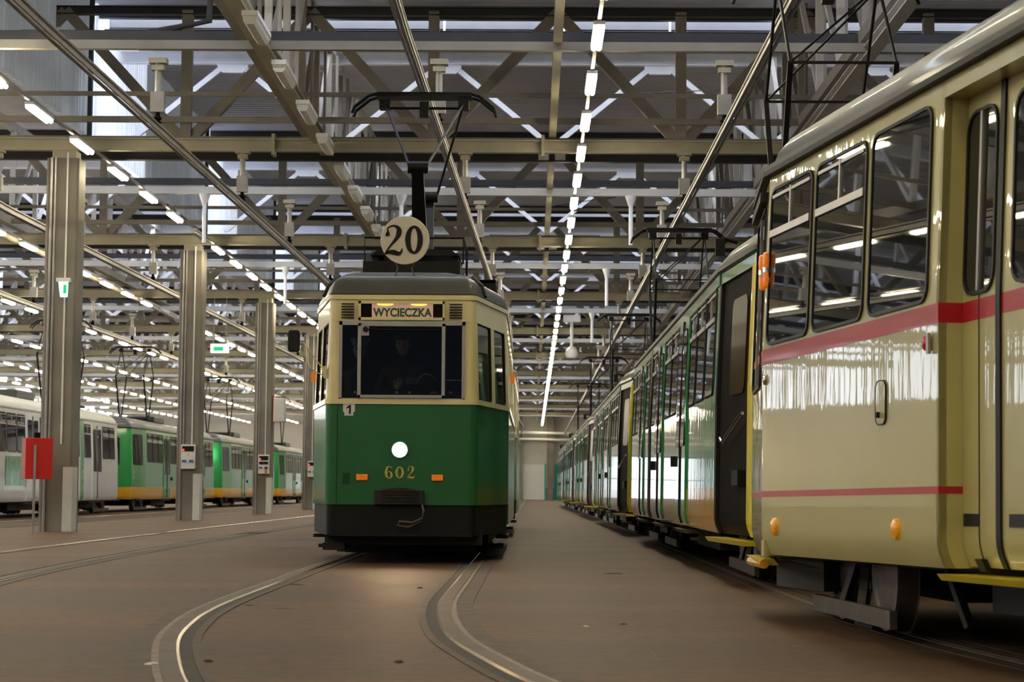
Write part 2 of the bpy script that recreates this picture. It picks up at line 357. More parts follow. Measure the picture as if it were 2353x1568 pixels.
# far wall doors and piers
d1 = struct(MB().box(2.0, 2.9, YF - 0.1, YF - 0.04, 0, 3.3).build('door_1', M['doorgreen']))
d2 = struct(MB().box(-0.95, 1.15, YF - 0.1, YF - 0.04, 0, 3.25).build('door_2', M['white_plastic']))
MB().box(1.08, 1.2, YF - 0.14, YF - 0.1, 0, 3.3).build('door_edge', M['doorgreen'], d2)
struct(MB().box(-1.25, -1.0, YF - 0.5, YF - 0.1, 0, 10).build('trim_20', M['brown_steel']))
tag(MB().box(1.3, 1.9, YF - 1.2, YF - 0.6, 0, 10).build('concrete_pier', M['concrete']), 'pale concrete pier standing at the far wall beside the green door', 'pillar')
tag(MB().box(-3.0, -2.4, YF - 1.2, YF - 0.6, 0, 10).build('concrete_pier', M['concrete']), 'concrete pier at the far wall showing between the old tram and the aisle', 'pillar')
for zz, nm, rr in ((6.1, 'upper', 0.14), (5.5, 'lower', 0.12)):
    tag(MB().cyl((-14, YF - 1.2 - rr, zz + 0.3), (3.5, YF - 1.2 - rr, zz), rr).build('white_pipe', M['pipe'], smooth=True), '%s of the two white pipes crossing in front of the far wall' % nm, 'pipe')

# ================================================================== STEEL
NB = 10  # bays
def bay_word(i, far=6):
    return ORD[i] if i < far else None
# A: main crossbeams on the columns, with flange plates
def crossbeams():
    for i in range(NB):
        y = 36.6 + BAY * i
        t = thing('main_crossbeam', '', 'beam', (0, y, 7.18))
        MB().ibeam((XL, 0, 0), (XR, 0, 0), 0.16, 0.24, 0.03).build('web_and_flanges', M['beam'], t)
        for x in (-4.85, 0.15, 7.2):
            MB().box(x - 0.03, x + 0.03, -0.14, 0.14, -0.2, 0.2).build('flange_plate', M['beam'], t)
        t['label'] = ('%s heavy warm grey crossbeam from the camera, level with the column tops' % ORD[i]) if i < 6 else 'small distant heavy crossbeam beyond the sixth, level with the column tops'
        t['group'] = 'heavy crossbeams at column height'
        o = tag(MB().ibeam((XL, y + 1.4, 7.25), (XR, y + 1.4, 7.25), 0.16, 0.26, 0.02).build('dark_crossbeam', M['beam_dark']),
            ('dark steel crossbeam directly behind the %s heavy crossbeam' % ORD[i]) if i < 6 else 'distant dark crossbeam behind one of the farthest heavy crossbeams', 'beam', 'dark crossbeams')
    for i in range(NB + 1):
        y = 28.8 + BAY * i
        if i == 0 or i > 0:
            tag(MB().bar((XL, y, 7.3), (XR, y, 7.3), 0.12, 0.16 if i else 0.13).build('light_crossbeam', M['beam_light'] if i else M['brown_steel']),
            ('%s slender crossbeam from the camera, hung midway between columns' % ORD[i]) if i < 6 else 'distant slender crossbeam beyond the sixth, midway between columns', 'beam', 'slender crossbeams midway between columns')
        y2 = 28.5 + BAY * i
        tag(MB().bar((XL, y2 + 1.1, 7.62), (XR, y2 + 1.1, 7.62), 0.12, 0.14).build('dark_crossbeam', M['beam_dark']),
            ('thin dark crossbeam just above the %s slender crossbeam' % ORD[i]) if i < 6 else 'distant thin dark crossbeam above a far slender crossbeam', 'beam', 'thin dark upper crossbeams')
    for i in range(NB):
        y = 34.8 + BAY * i
        tag(MB().bar((XL, y, 7.78), (XR, y, 7.78), 0.06, 0.075).bar((XL, y + 1.6, 7.62), (XR, y + 1.6, 7.62), 0.08, 0.11).build('tie_bar', M['brown_steel']),
            ('pair of thin tie bars spanning the hall ahead of the %s truss' % ORD[i]) if i < 6 else 'pair of thin tie bars spanning the hall by a distant truss', 'beam', 'thin tie bars across the hall')
crossbeams()

# roof trusses across the hall
PX = 4.62
def truss(y, kind, i):
    detail = i < 3
    if kind == 'main':
        z0, z1, x0, mm, tw = 7.3, 9.75, -1.9, M['brown_steel'], 0.2
    else:
        z0, z1, x0, mm, tw = 8.2, 10.05, 0.38, M['white_steel'], 0.11
    if kind == 'main':
        lab = ('%s brown braced roof truss from the camera, over the heavy crossbeam' % ORD[i]) if i < 6 else 'distant brown roof truss beyond the sixth'
    else:
        lab = ('%s white zigzag roof truss from the camera, under the roof light' % ORD[i]) if i < 6 else 'distant white zigzag roof truss beyond the sixth'
    t = thing('roof_truss', lab, 'truss', (0, y, 0), group='brown roof trusses' if kind == 'main' else 'white zigzag roof trusses')
    MB().ibeam((XL, 0, z1 + (0.06 if kind != 'main' else 0)), (XR, 0, z1 + (0.06 if kind != 'main' else 0)), 0.16, 0.26 if kind != 'main' else 0.16).build('top_chord', M['white_steel'] if kind != 'main' else M['beam_dark'], t)
    if kind == 'main':
        MB().bar((XL, 0, z0), (XR, 0, z0), 0.14, 0.12).build('bottom_chord', mm, t)
    n0 = int((XL - x0) // PX) + 1; n1 = int((XR - x0) // PX)
    web = MB()
    for n in range(n0, n1 + 1):
        xb = x0 + n * PX
        if kind == 'main':
            items = [('vertical', (xb, 0, z0), (xb, 0, z1)), ('diagonal', (xb - 0.06, 0.03, z0), (xb - PX / 2, 0.03, z1)), ('diagonal', (xb + 0.06, 0.055, z0), (xb + PX / 2, 0.055, z1))]
        else:
            items = [('diagonal', (xb, 0.02, z0), (xb - PX / 2 + 0.18, 0.02, z1 - 0.1)), ('diagonal', (xb, 0, z0), (xb + PX / 2 - 0.18, 0, z1 - 0.1))]
        for nm, a, b in items:
            if detail and -16 < xb < 9:
                MB().bar(a, b, tw, tw * 0.8, (0, 1, 0)).build(nm, mm, t)
            else: web.bar(a, b, tw, tw * 0.8, (0, 1, 0))
        if kind != 'main':
            xt = xb + PX / 2
            g = [(xt - 0.33, -0.05, z1 - 0.02), (xt - 0.33, -0.05, z1 - 0.14), (xt - 0.22, -0.05, z1 - 0.26), (xt + 0.22, -0.05, z1 - 0.26), (xt + 0.33, -0.05, z1 - 0.14), (xt + 0.33, -0.05, z1 - 0.02)]
            if detail and -16 < xb < 9: MB().prism(g, (0, 0.1, 0)).build('gusset_plate', mm, t)
            else: web.prism(g, (0, 0.1, 0))
    if web.v: web.build('lattice', mm, t)
    return t
for i in range(NB):
    truss(36.75 + BAY * i, 'main', i)
    truss(42.5 + BAY * i, 'white', i)

# longitudinal trusses (one thing per bay and line)
def long_truss(x, i, word):
    y0 = 22.4 + BAY * i; L_ = BAY
    t = thing('lengthwise_truss', ('%s section from the camera of the lengthwise truss %s' % (ORD[i], word)) if i < 6 else 'distant section of the lengthwise lattice truss %s' % word, 'truss', (x, y0, 0), group='lengthwise truss ' + word)
    MB().bar((0, 0, 7.62), (0, L_, 7.62), 0.2, 0.2).build('bottom_chord', M['brown_steel'], t)
    MB().bar((0, 0, 10.1), (0, L_, 10.1), 0.2, 0.2).build('top_chord', M['beam_light'], t)
    web = MB(); n = 6; st = L_ / n
    for k in range(n):
        ya = k * st
        mm = M['white_steel'] if k in (4, 5) else M['brown_steel']  # last panels whitened in place of skylight falling on them
        if i in (0, 1, 2) and -6 < x < 6:
            MB().bar((0, ya, 7.7), (0, ya, 10.0), 0.12, 0.12).build('vertical', mm, t)
            MB().bar((0, ya, 7.7), (0, ya + st, 10.0), 0.09, 0.09).build('diagonal', mm, t)
            MB().bar((0.14, ya + 0.35, 7.7), (0.14, ya + 0.35, 10.0), 0.05, 0.16).build('cable_tray_post', mm, t)
        else:
            web.bar((0, ya, 7.7), (0, ya, 10.0), 0.12, 0.12).bar((0, ya, 7.7), (0, ya + st, 10.0), 0.09, 0.09)
    if web.v: web.build('lattice', M['white_steel'] if x < -10 else M['brown_steel'], t)
for x, wd in ((-4.35, 'left of the old tram'), (4.95, 'over the parked trams'), (-13.5, 'in the side aisle'), (-22.7, 'deep in the side hall')):
    for i in range(NB + 1): long_truss(x, i, wd)
# lengthwise beams
tag(MB().ibeam((0.33, 24, 7.45), (0.33, 184, 7.45), 0.13, 0.2, 0.02).build('lengthwise_beam', M['beam']), 'long warm grey beam running down the middle of the hall toward the far wall', 'beam')
for i in range(8):
    y = 30.2 + BAY / 2 * i + (0 if i else 0)
    t = thing('bracket_pair', ('%s pair of white fixing plates under the middle lengthwise beam' % ORD[i]), 'bracket', (0.33, 38.0 + BAY * i, 7.3), group='white fixing plates on the middle beam')
    if 38.0 + BAY * i > 160: t.location.y = 36 + BAY * i
    for sx in (-1, 1):
        MB().box(sx * 0.16 - 0.1, sx * 0.16 + 0.1, -0.04, 0.04, -0.14, 0.14).build('plate', M['white_plastic'], t)
tag(MB().ibeam((-4.0, 24, 7.3), (-4.0, 184, 7.3), 0.24, 0.16, 0.02).build('lengthwise_beam', M['beam']), 'wide lengthwise beam carrying the row of unlit lamps', 'beam')
tag(MB().ibeam((4.9, 24, 7.25), (4.9, 184, 7.25), 0.2, 0.16, 0.02).build('lengthwise_beam', M['beam_light']), 'light grey lengthwise beam above the parked trams on the right', 'beam')
tag(MB().box(-13.2, -13.1, 30, 184, 7.0, 7.18).build('lengthwise_beam', M['beam']), 'lengthwise beam above the side aisle behind the columns', 'beam')
# sprinkler pipe runs
def piperun(pts, r, lab):
    tag(MB().tube(pts, r, 8).build('roof_pipe', M['beam_dark'], smooth=True), lab, 'pipe')
piperun([(-8.6, 31.0, 8.9), (3, 31.0, 8.9), (XR, 31.0, 8.9)], 0.05, 'thin dark pipe crossing high above the first crossbeam')
piperun([(-8.8, 40.0, 10.1), (XR, 40.0, 10.1)], 0.06, 'dark pipe crossing the hall just under the nearest roof light')
piperun([(-7.9, 30.0, 7.75), (-6.0, 30.0, 7.75), (-5.0, 30.0, 7.95), (-4.95, 30.0, 9.6)], 0.055, 'dark bent pipe rising from the first crossbeam near the ribbed wall')
for i, (x, y) in enumerate(((-1.9, 40.9), (0.6, 40.9), (2.8, 40.9))):
    tag(MB().lathe((x, y, 10.05), [(0.02, 0.65), (0.02, 0.12), (0.11, 0.1), (0.11, 0.03), (0.05, 0.0)]).build('smoke_detector', M['white_plastic'], smooth=True), '%s of three white ceiling detectors under the nearest roof light, counted from the clerestory side' % ORD[i], 'detector', 'ceiling detectors')
# suspended sensor
t = thing('ceiling_camera', 'white round surveillance camera hanging on a stem above the aisle', 'camera', (1.42, 74, 5.9))
MB().lathe((0, 0, 0), [(0.03, -0.2), (0.18, -0.15), (0.24, 0.0), (0.22, 0.15), (0.08, 0.28)]).build('housing', M['white_plastic'], t, smooth=True)
MB().cyl((0, 0, 0.25), (0, 0, 1.3), 0.06).build('stem', M['white_plastic'], t)
MB().box(-0.32, 0.32, -0.15, 0.15, 1.2, 1.45).build('mount', M['white_plastic'], t)

# ================================================================== LAMPS
def make_lamp(lit):
    t = thing('strip_lamp', '', 'lamp')
    MB().box(-0.075, 0.075, -0.66, 0.66, 0.02, 0.07).build('housing', M['white_plastic'], t)
    mb = MB()
    for sx in (-0.036, 0.036):
        mb.cyl((sx, -0.62, -0.01), (sx, 0.62, -0.01), 0.036, 10)
    mb.build('tube', M['lamp'] if lit else M['lamp_off'], t, smooth=True)
    return t
def big_lamp():
    t = thing('strip_lamp', '', 'lamp')
    MB().box(-0.11, 0.11, -0.68, 0.68, 0.03, 0.1).build('housing', M['white_plastic'], t)
    v = [(-0.1, 0.03), (-0.09, -0.04), (-0.05, -0.08), (0.05, -0.08), (0.09, -0.04), (0.1, 0.03)]
    MB().prism([(a, -0.64, b) for a, b in v], (0, 1.28, 0)).build('diffuser', M['lamp_off'], t)
    return t
lit0_ = None; off0 = None; big0 = None
used = {'lit': False}
rows = [(0.83, 26.3, 'down the hall middle', 52), (-8.02, 31.9, 'along the column heads', 50), (-12.69, 46.6, 'just behind the columns', 45),
        (-17.15, 58.5, 'above the left trams', 41), (-21.4, 73, 'one beyond the left trams', 36), (-25.7, 88, 'two beyond the left trams', 31),
        (-30.0, 103, 'three beyond the left trams', 26), (-34.3, 115, 'deepest in the side hall', 22)]
proto = make_lamp(True); first = True
UNLIT = {1: [5], 2: [7, 8], 3: [12]}
proto_off = None
NEARN = {0: 15, 1: 17, 2: 18, 3: 12}
for ri, (x, y0, wd, n) in enumerate(rows):
    for k in range(n):
        y = y0 + 3.06 * k
        if y > 184: break
        lab =  ('%s glowing strip lamp from the camera in the row %s' % (ORD[k], wd)) if k < 10 else 'small glowing strip lamp past the tenth, row %s' % wd
        loc = (x, y - 0.12, 6.84)
        if k in UNLIT.get(ri, []):
            if proto_off is None:
                proto_off = make_lamp(False); o = proto_off; o.location = loc
            else: o = dup(proto_off, loc, '')
            o['label'] = 'unlit strip lamp between glowing ones, %s in the row %s' % (ORD[min(k, 11)], wd)
            o['group'] = 'lamps ' + wd
            continue
        if first:
            proto.location = loc; o = proto; o['label'] = lab; first = False; index_kids(proto)
        else: o = dup(proto, loc, lab)
        o['group'] = 'lamps ' + wd
    tag(MB().bar((x, y0 - (6 if ri > 3 else 3.06 * NEARN[ri] + 1), 6.935), (x, 184.5, 6.935), 0.05, 0.04).build('lamp_trunking', M['galv']), 'thin steel trunking of the lamp row %s' % wd, 'trunking')
mb = MB()
for ri, nn_ in NEARN.items():
    x, y0, wd, n = rows[ri]
    for k in range(1, nn_ + 1):
        y = y0 - 3.06 * k
        for sx in (-0.036, 0.036): mb.cyl((x + sx, y - 0.74, 6.83), (x + sx, y + 0.74, 6.83), 0.034, 8)
tag(mb.build('strip_lamps', M['lamp'], smooth=True), 'glowing strip lamps of the rows above and behind the camera', 'lamps', None, 'stuff')
big = big_lamp()
for k in range(14):
    loc = (-3.83, 26.9 + 3.06 * k, 7.1)
    lab = ('%s unlit white lamp from the camera under the wide lengthwise beam' % ORD[k]) if k < 10 else 'small unlit lamp past the tenth under the wide beam'
    o = big if k == 0 else dup(big, loc, lab)
    o.location = loc; o['label'] = lab; o['group'] = 'unlit lamps under the wide beam'
big['group'] = 'unlit lamps under the wide beam'

# ================================================================== OVERHEAD CONDUCTOR RAILS + HANGERS
OV = [((-5.64, 20.9), (-5.31, 44.84), 'above the empty track'), ((-1.53, 20.8), (-1.16, 44.6), 'above the old tram'),
      ((2.76, 20.75), (2.83, 44.4), 'above the right parked trams'), ((-10.0, 36.9), (-9.74, 54.7), 'behind the columns'), ((-14.5, 53.9), (-14.5, 60), 'above the left parked trams')]
hang0 = None
def ovx(i, y):
    (xa, ya), (xb, yb), wd = OV[i]
    s = (xb - xa) / (yb - ya)
    if i in (0, 1, 3):     # staggered: swings back after each length
        per = 47.5; u = (y - ya) % (2 * per); u = u if u < per else 2 * per - u
        if i == 3: u = min(u, 40)
        return xa + s * u * 0.98
    return xa + s * (y - ya) * 0.3
for i, (a, b, wd) in enumerate(OV):
    ys = [5 + 2.5 * k for k in range(72)]
    if i >= 3: ys = [q for q in ys if q > 20]
    mb = MB()
    pts = [(ovx(i, q), q) for q in ys]
    for (xa, ya), (xb, yb) in zip(pts[:-1], pts[1:]):
        mb.bar((xa, ya, 6.11), (xb, yb, 6.11), 0.10, 0.025)
        mb.bar((xa, ya, 6.07), (xb, yb, 6.07), 0.03, 0.07)
        mb.bar((xa - 0.045, ya, 6.02), (xb - 0.045, yb, 6.02), 0.02, 0.05).bar((xa + 0.045, ya, 6.02), (xb + 0.045, yb, 6.02), 0.02, 0.05)
    tag(mb.build('overhead_conductor_rail', M['galv']), 'long grooved metal conductor rail hanging %s' % wd, 'rail')
    ysr = [28.8 + BAY * k for k in range(5)] + [36.6 + BAY * k for k in range(5)]
    ysr.sort()
    for k, y in enumerate(ysr):
        if i >= 3 and y < 36: continue
        x = ovx(i, y); top = 7.05
        lab = '%s steel hanger from the camera on the conductor rail %s' % (ORD[k], wd)
        if hang0 is None:
            hang0 = thing('rail_hanger', lab, 'hanger', (x, y, 0), group='hangers on the conductor rails')
            MB().cyl((0, 0, 6.55), (0, 0, 7.1), 0.05, 10).build('post', M['galv'], hang0, smooth=True)
            MB().box(-0.13, 0.13, -0.09, 0.09, 7.02, 7.1).box(-0.09, 0.09, -0.07, 0.07, 6.92, 7.0).build('clamp', M['beam'], hang0)
            MB().box(-0.1, 0.1, -0.06, 0.06, 6.3, 6.6).build('bracket', M['galv'], hang0)
            MB().lathe((0, 0, 6.13), [(0.03, 0), (0.07, 0.02), (0.04, 0.05), (0.07, 0.08), (0.04, 0.11), (0.03, 0.18)], n=12).build('insulator', M['brownpanel'], hang0, smooth=True)
        else: dup(hang0, (x, y, 0), lab)
# drop pipes of the sprinkler system under the slender beams
drop0 = None
q = 0
for y in (43.05, 57.3, 71.55):
    for x in (-7.2, -2.9, 2.1, 5.6):
        lab = 'short pale stub post under the %s slender crossbeam, %s' % (ORD[1 + int((y - 43) / 14.2)], {-7.2: 'over the empty track', -2.9: 'left of the old tram', 2.1: 'over the aisle side', 5.6: 'over the parked trams'}[x])
        if drop0 is None:
            drop0 = thing('stub_post', lab, 'post', (x, y, 0), group='stub posts under the slender crossbeams')
            MB().cyl((0, 0, 6.15), (0, 0, 7.1), 0.045, 10).build('pipe', M['white_steel'], drop0, smooth=True)
            MB().cyl((0, 0, 7.0), (0, 0, 7.23), 0.05, 10, 0.13).build('flange', M['white_steel'], drop0, smooth=True)
        else: dup(drop0, (x, y, 0), lab)
# thin bracing cables with turnbuckles under the roof
def cable(a, b, lab):
    t = thing('bracing_cable', lab, 'cable')
    a = Vector(a); b = Vector(b)
    MB().cyl(a, b, 0.012, 6).build('wire', M['beam_dark'], t)
    c = a.lerp(b, 0.35); d = (b - a).normalized() * 0.3
    MB().cyl(c - d, c + d, 0.035, 6).build('turnbuckle', M['beam_dark'], t)
cable((0.4, 35.5, 7.9), (4.6, 43, 9.6), 'dark bracing cable slanting from the middle beam, nearest one')
cable((0.5, 50, 8.0), (4.8, 57, 9.7), 'dark bracing cable slanting from the middle beam in the second bay')
cable((0.6, 29.5, 8.3), (4.6, 25, 8.4), 'thin cable crossing under the roof above the glowing middle row')

# ================================================================== COLUMNS
def column(y, i, word):
    t = thing('concrete_column', '%s rectangular concrete column%s' % (ORD[i], word), 'column', (-8.74 + 0.003 * (36 - y), y, 0), group='columns')
    pts = [(-0.26, -0.3), (0.26, -0.3), (0.3, -0.26), (0.3, 0.26), (0.26, 0.3), (-0.26, 0.3), (-0.3, 0.26), (-0.3, -0.26)]
    MB().prism([(a, b, 0) for a, b in pts], (0, 0, 6.9)).build('shaft', M['concrete'], t)
    MB().box(-0.22, 0.22, -0.2, 0.2, 6.9, 7.06).build('steel_head', M['beam'], t)
    MB().box(0.14, 0.315, -0.315, 0.1, 0, 1.18).build('corner_guard', M['guard'], t)
    MB().cyl((-0.19, -0.33, 0), (-0.19, -0.33, 6.9), 0.028, 8).cyl((-0.12, -0.33, 1.6), (-0.12, -0.33, 6.9), 0.022, 8).build('conduit', M['galv'], t, smooth=True)
    MB().cyl((0.1, -0.325, 1.6), (0.1, -0.325, 7.0), 0.018, 8).build('cable', M['white_plastic'], t, smooth=True)
    return t
CW = [' from the camera, with the green exit sign on its face', ' from the camera, carrying a white control panel', ' from the camera, with a grey cabinet on its side', ' from the camera, half hidden by the tram mirror',
      ' from the camera, hidden behind the old tram', ' from the camera, hidden behind the old tram', ' from the camera, hidden behind the old tram']
for i in range(4): column(36.75 + BAY * i, i, CW[i])
for i, y in enumerate((93.75, 108.0, 122.2, 136.5, 150.7)):
    pass
def control_panel(y, word, extra):
    t = thing('control_panel', 'small white control panel with black display and sockets on the %s column' % word, 'control panel', (-8.77, y - 0.335, 1.3 if not extra else 1.3))
    MB().box(-0.17, 0.19, -0.1, 0, 0.0, 0.62).build('case', M['white_plastic'], t, bevel=0.01)
    MB().box(-0.14, 0.16, -0.108, -0.1, 0.44, 0.58).build('display', M['black'], t)
    MB().box(-0.13, -0.09, -0.112, -0.106, 0.46, 0.50).build('indicator_light', M['led'], t)
    MB().box(-0.01, 0.03, -0.108, -0.1, 0.34, 0.38).build('button', M['ambery'], t)
    for sx in (-0.14, 0.04):
        MB().box(sx, sx + 0.11, -0.125, -0.1, 0.17, 0.23).build('socket', M['blue'], t)
    if extra:
        MB().box(-0.14, 0.16, -0.108, -0.1, 0.3, 0.4).build('display', M['black'], t)
        MB().box(0.05, 0.13, -0.125, -0.1, 0.02, 0.2).build('socket', M['orangep'], t)
control_panel(51.0, 'second', False); control_panel(65.25, 'third', True); control_panel(79.5, 'fourth', False)
t = thing('electrical_cabinet', 'grey white electrical cabinet mounted high on the third column', 'cabinet', (-8.3, 65.25, 3.0))
MB().box(-0.18, 0.18, -0.35, 0.1, 0, 0.78).build('case', M['white_plastic'], t, bevel=0.015)
MB().box(-0.16, 0.16, -0.362, -0.35, 0.03, 0.75).build('door', M['guard'], t)
MB().box(-0.2, -0.18, -0.3, 0.05, -0.05, 0.85).build('red_backing_plate', M['redbox'], t)
# fire cabinet on a post
t = thing('fire_hose_cabinet', 'bright red fire equipment cabinet on a thin post by the nearest column', 'cabinet', (-8.86, 35.3, 0), (0, 0, R(24)))
MB().box(-0.16, 0.32, -0.1, 0.32, 0.95, 1.68).build('case', M['redbox'], t, bevel=0.01)
MB().box(0.02, 0.12, 0.05, 0.15, 1.68, 1.78).build('beacon', M['brownpanel'], t)
MB().box(-0.02, 0.02, -0.145, -0.105, 0.0, 1.55).build('post', M['galv'], t)
mb = MB()
for k in range(3): mb.box(0.321, 0.325, -0.02, 0.05, 1.2 + 0.1 * k, 1.25 + 0.1 * k)
mb.box(0.321, 0.325, 0.14, 0.18, 1.22, 1.45).build('white_marking', M['white_plastic'], t)
# exit signs
t = thing('exit_sign', 'lit white exit sign with green pictogram mounted on the nearest column', 'sign', (-8.66, 36.42, 4.3))
MB().box(-0.12, 0.14, -0.12, 0.0, 0.28, 0.35).build('bracket', M['white_plastic'], t)
MB().prism([(-0.08, -0.11, 0.28), (0.1, -0.11, 0.28), (0.08, -0.07, 0.0), (-0.05, -0.07, 0.0)], (0, 0.04, 0)).build('panel', M['exit_w'], t)
MB().box(0.02, 0.075, -0.13, -0.115, 0.06, 0.22).build('pictogram', M['exit'], t)
t = thing('exit_sign', 'lit hanging exit sign with green running man panel behind the second column', 'sign', (-10.3, 65.1, 5.25))
MB().box(-0.3, 0.3, -0.04, 0.04, 0.0, 0.3).build('panel', M['exit_w'], t)
MB().box(-0.2, 0.12, -0.05, -0.041, 0.07, 0.2).build('pictogram', M['exit'], t)
MB().cyl((-0.2, 0, 0.3), (-0.2, 0, 1.82), 0.01, 6).cyl((0.2, 0, 0.3), (0.2, 0, 1.82), 0.01, 6).build('hanging_wire', M['galv'], t)

# ================================================================== TRACK RAILS IN THE FLOOR
def smooth_path(pts, n=8):
    out = []
    P = [Vector((p[0], p[1], 0)) for p in pts]
    for i in range(len(P) - 1):
        p0 = P[max(i - 1, 0)]; p1 = P[i]; p2 = P[i + 1]; p3 = P[min(i + 2, len(P) - 1)]
        for k in range(n):
            t_ = k / n
            out.append(0.5 * ((2 * p1) + (p2 - p0) * t_ + (2 * p0 - 5 * p1 + 4 * p2 - p3) * t_ ** 2 + (3 * p1 - p0 - 3 * p2 + p3) * t_ ** 3))
    out.append(P[-1]); return out
def ribbon(mb, path, off0, off1, z0, z1, z1b=None):
    n = len(path); z1b = z1 if z1b is None else z1b
    vs = []
    for i, p in enumerate(path):
        d = (path[min(i + 1, n - 1)] - path[max(i - 1, 0)]).normalized(); nn = Vector((d.y, -d.x, 0))  # to the right of travel
        a = p + nn * off0; b = p + nn * off1
        vs += [(a.x, a.y, z0), (b.x, b.y, z0), (b.x, b.y, z1b), (a.x, a.y, z1)]
    fs = []
    for i in range(n - 1):
        for k in range(4): fs.append((i * 4 + k, i * 4 + (k + 1) % 4, (i + 1) * 4 + (k + 1) % 4, (i + 1) * 4 + k))
    fs += [(0, 1, 2, 3), tuple((n - 1) * 4 + k for k in (3, 2, 1, 0))]
    mb.add(vs, fs)
def rail(pts, inner, lab, nn=8):
    """inner = +1 when the wheel groove lies to the right of the head (travelling away from the camera)"""
    p = smooth_path(pts, nn); s = inner
    t = thing('embedded_rail', lab, 'rail')
    mb = MB(); ribbon(mb, p, -0.05 * s, 0.035 * s, 0.001, 0.012); mb.build('rail_head', M['rail'], t, smooth=True)
    mb = MB(); ribbon(mb, p, 0.035 * s, 0.050 * s, 0.001, 0.012, 0.004); mb.build('polished_edge', M['railshine'], t, label='shiny worn running edge')
    mb = MB(); ribbon(mb, p, -0.085 * s, -0.05 * s, 0.0005, 0.008); mb.build('rail_edge', M['railside'], t)
    mb = MB(); ribbon(mb, p, 0.050 * s, 0.115 * s, 0.0005, 0.002); mb.build('groove', M['groove'], t)
    mb = MB(); ribbon(mb, p, 0.115 * s, 0.16 * s, 0.0005, 0.005); ribbon(mb, p, -0.20 * s, -0.085 * s, 0.0004, 0.004); mb.build('grout_strip', M['collar'], t)
LP = [(-0.2, 3.0), (-0.72, 5.3), (-1.13, 6.9), (-1.48, 8.34), (-1.75, 9.68), (-1.93, 10.75), (-2.05, 11.8), (-2.14, 12.95), (-2.19, 14.5), (-2.215, 17.9), (-2.235, 24), (-2.235, 60), (-2.235, 184)]
RP = [(1.6, 3.0), (0.95, 5.0), (0.42, 6.9), (0.03, 8.4), (-0.22, 9.7), (-0.40, 10.85), (-0.53, 12.3), (-0.60, 13.7), (-0.625, 15), (-0.625, 18), (-0.63, 24), (-0.63, 60), (-0.63, 184)]
rail(LP, 1, 'rail curving out of the floor from under the old tram, its left rail')
rail(RP, -1, 'rail curving out of the floor from under the old tram, its right rail')
def shift(P, dx, mult=1.0): return [(x + dx, y) for x, y in P]
RL = [(3.6, 3.0), (3.05, 5.5), (2.62, 8), (2.33, 10), (2.19, 11.6), (2.10, 13.5), (2.06, 16), (2.05, 20), (2.02, 40), (1.95, 100), (1.9, 184)]
rail(RL, 1, 'rail under the left wheels of the parked trams on the right')
rail([(x + 1.6 * (1.02 if y < 10 else 1), y + (0.3 if y < 10 else 0)) for x, y in RL], -1, 'far rail in shadow beneath the parked trams on the right')
EL = [(-5.2, 8), (-5.9, 14), (-6.35, 19), (-6.6, 26), (-6.7, 36), (-6.72, 50), (-6.72, 184)]
rail(EL, 1, 'rail of the empty track nearest the columns')
rail([(x + 1.62, y) for x, y in EL], -1, 'rail of the empty track nearest the old tram')
for x, wd in ((-10.7, 'column side rail of the track behind the columns'), (-12.3, 'outer rail of the track behind the columns')):
    rail([(x, 36), (x, 100), (x, 184)], 1 if x < -12 else -1, wd, 2)
for x, wd in ((-15.3, 'rail under the left parked trams, outer one'), (-13.7, 'rail under the left parked trams, hall side')):
    rail([(x, 30), (x, 100), (x, 184)], 1 if x < -15 else -1, wd, 2)

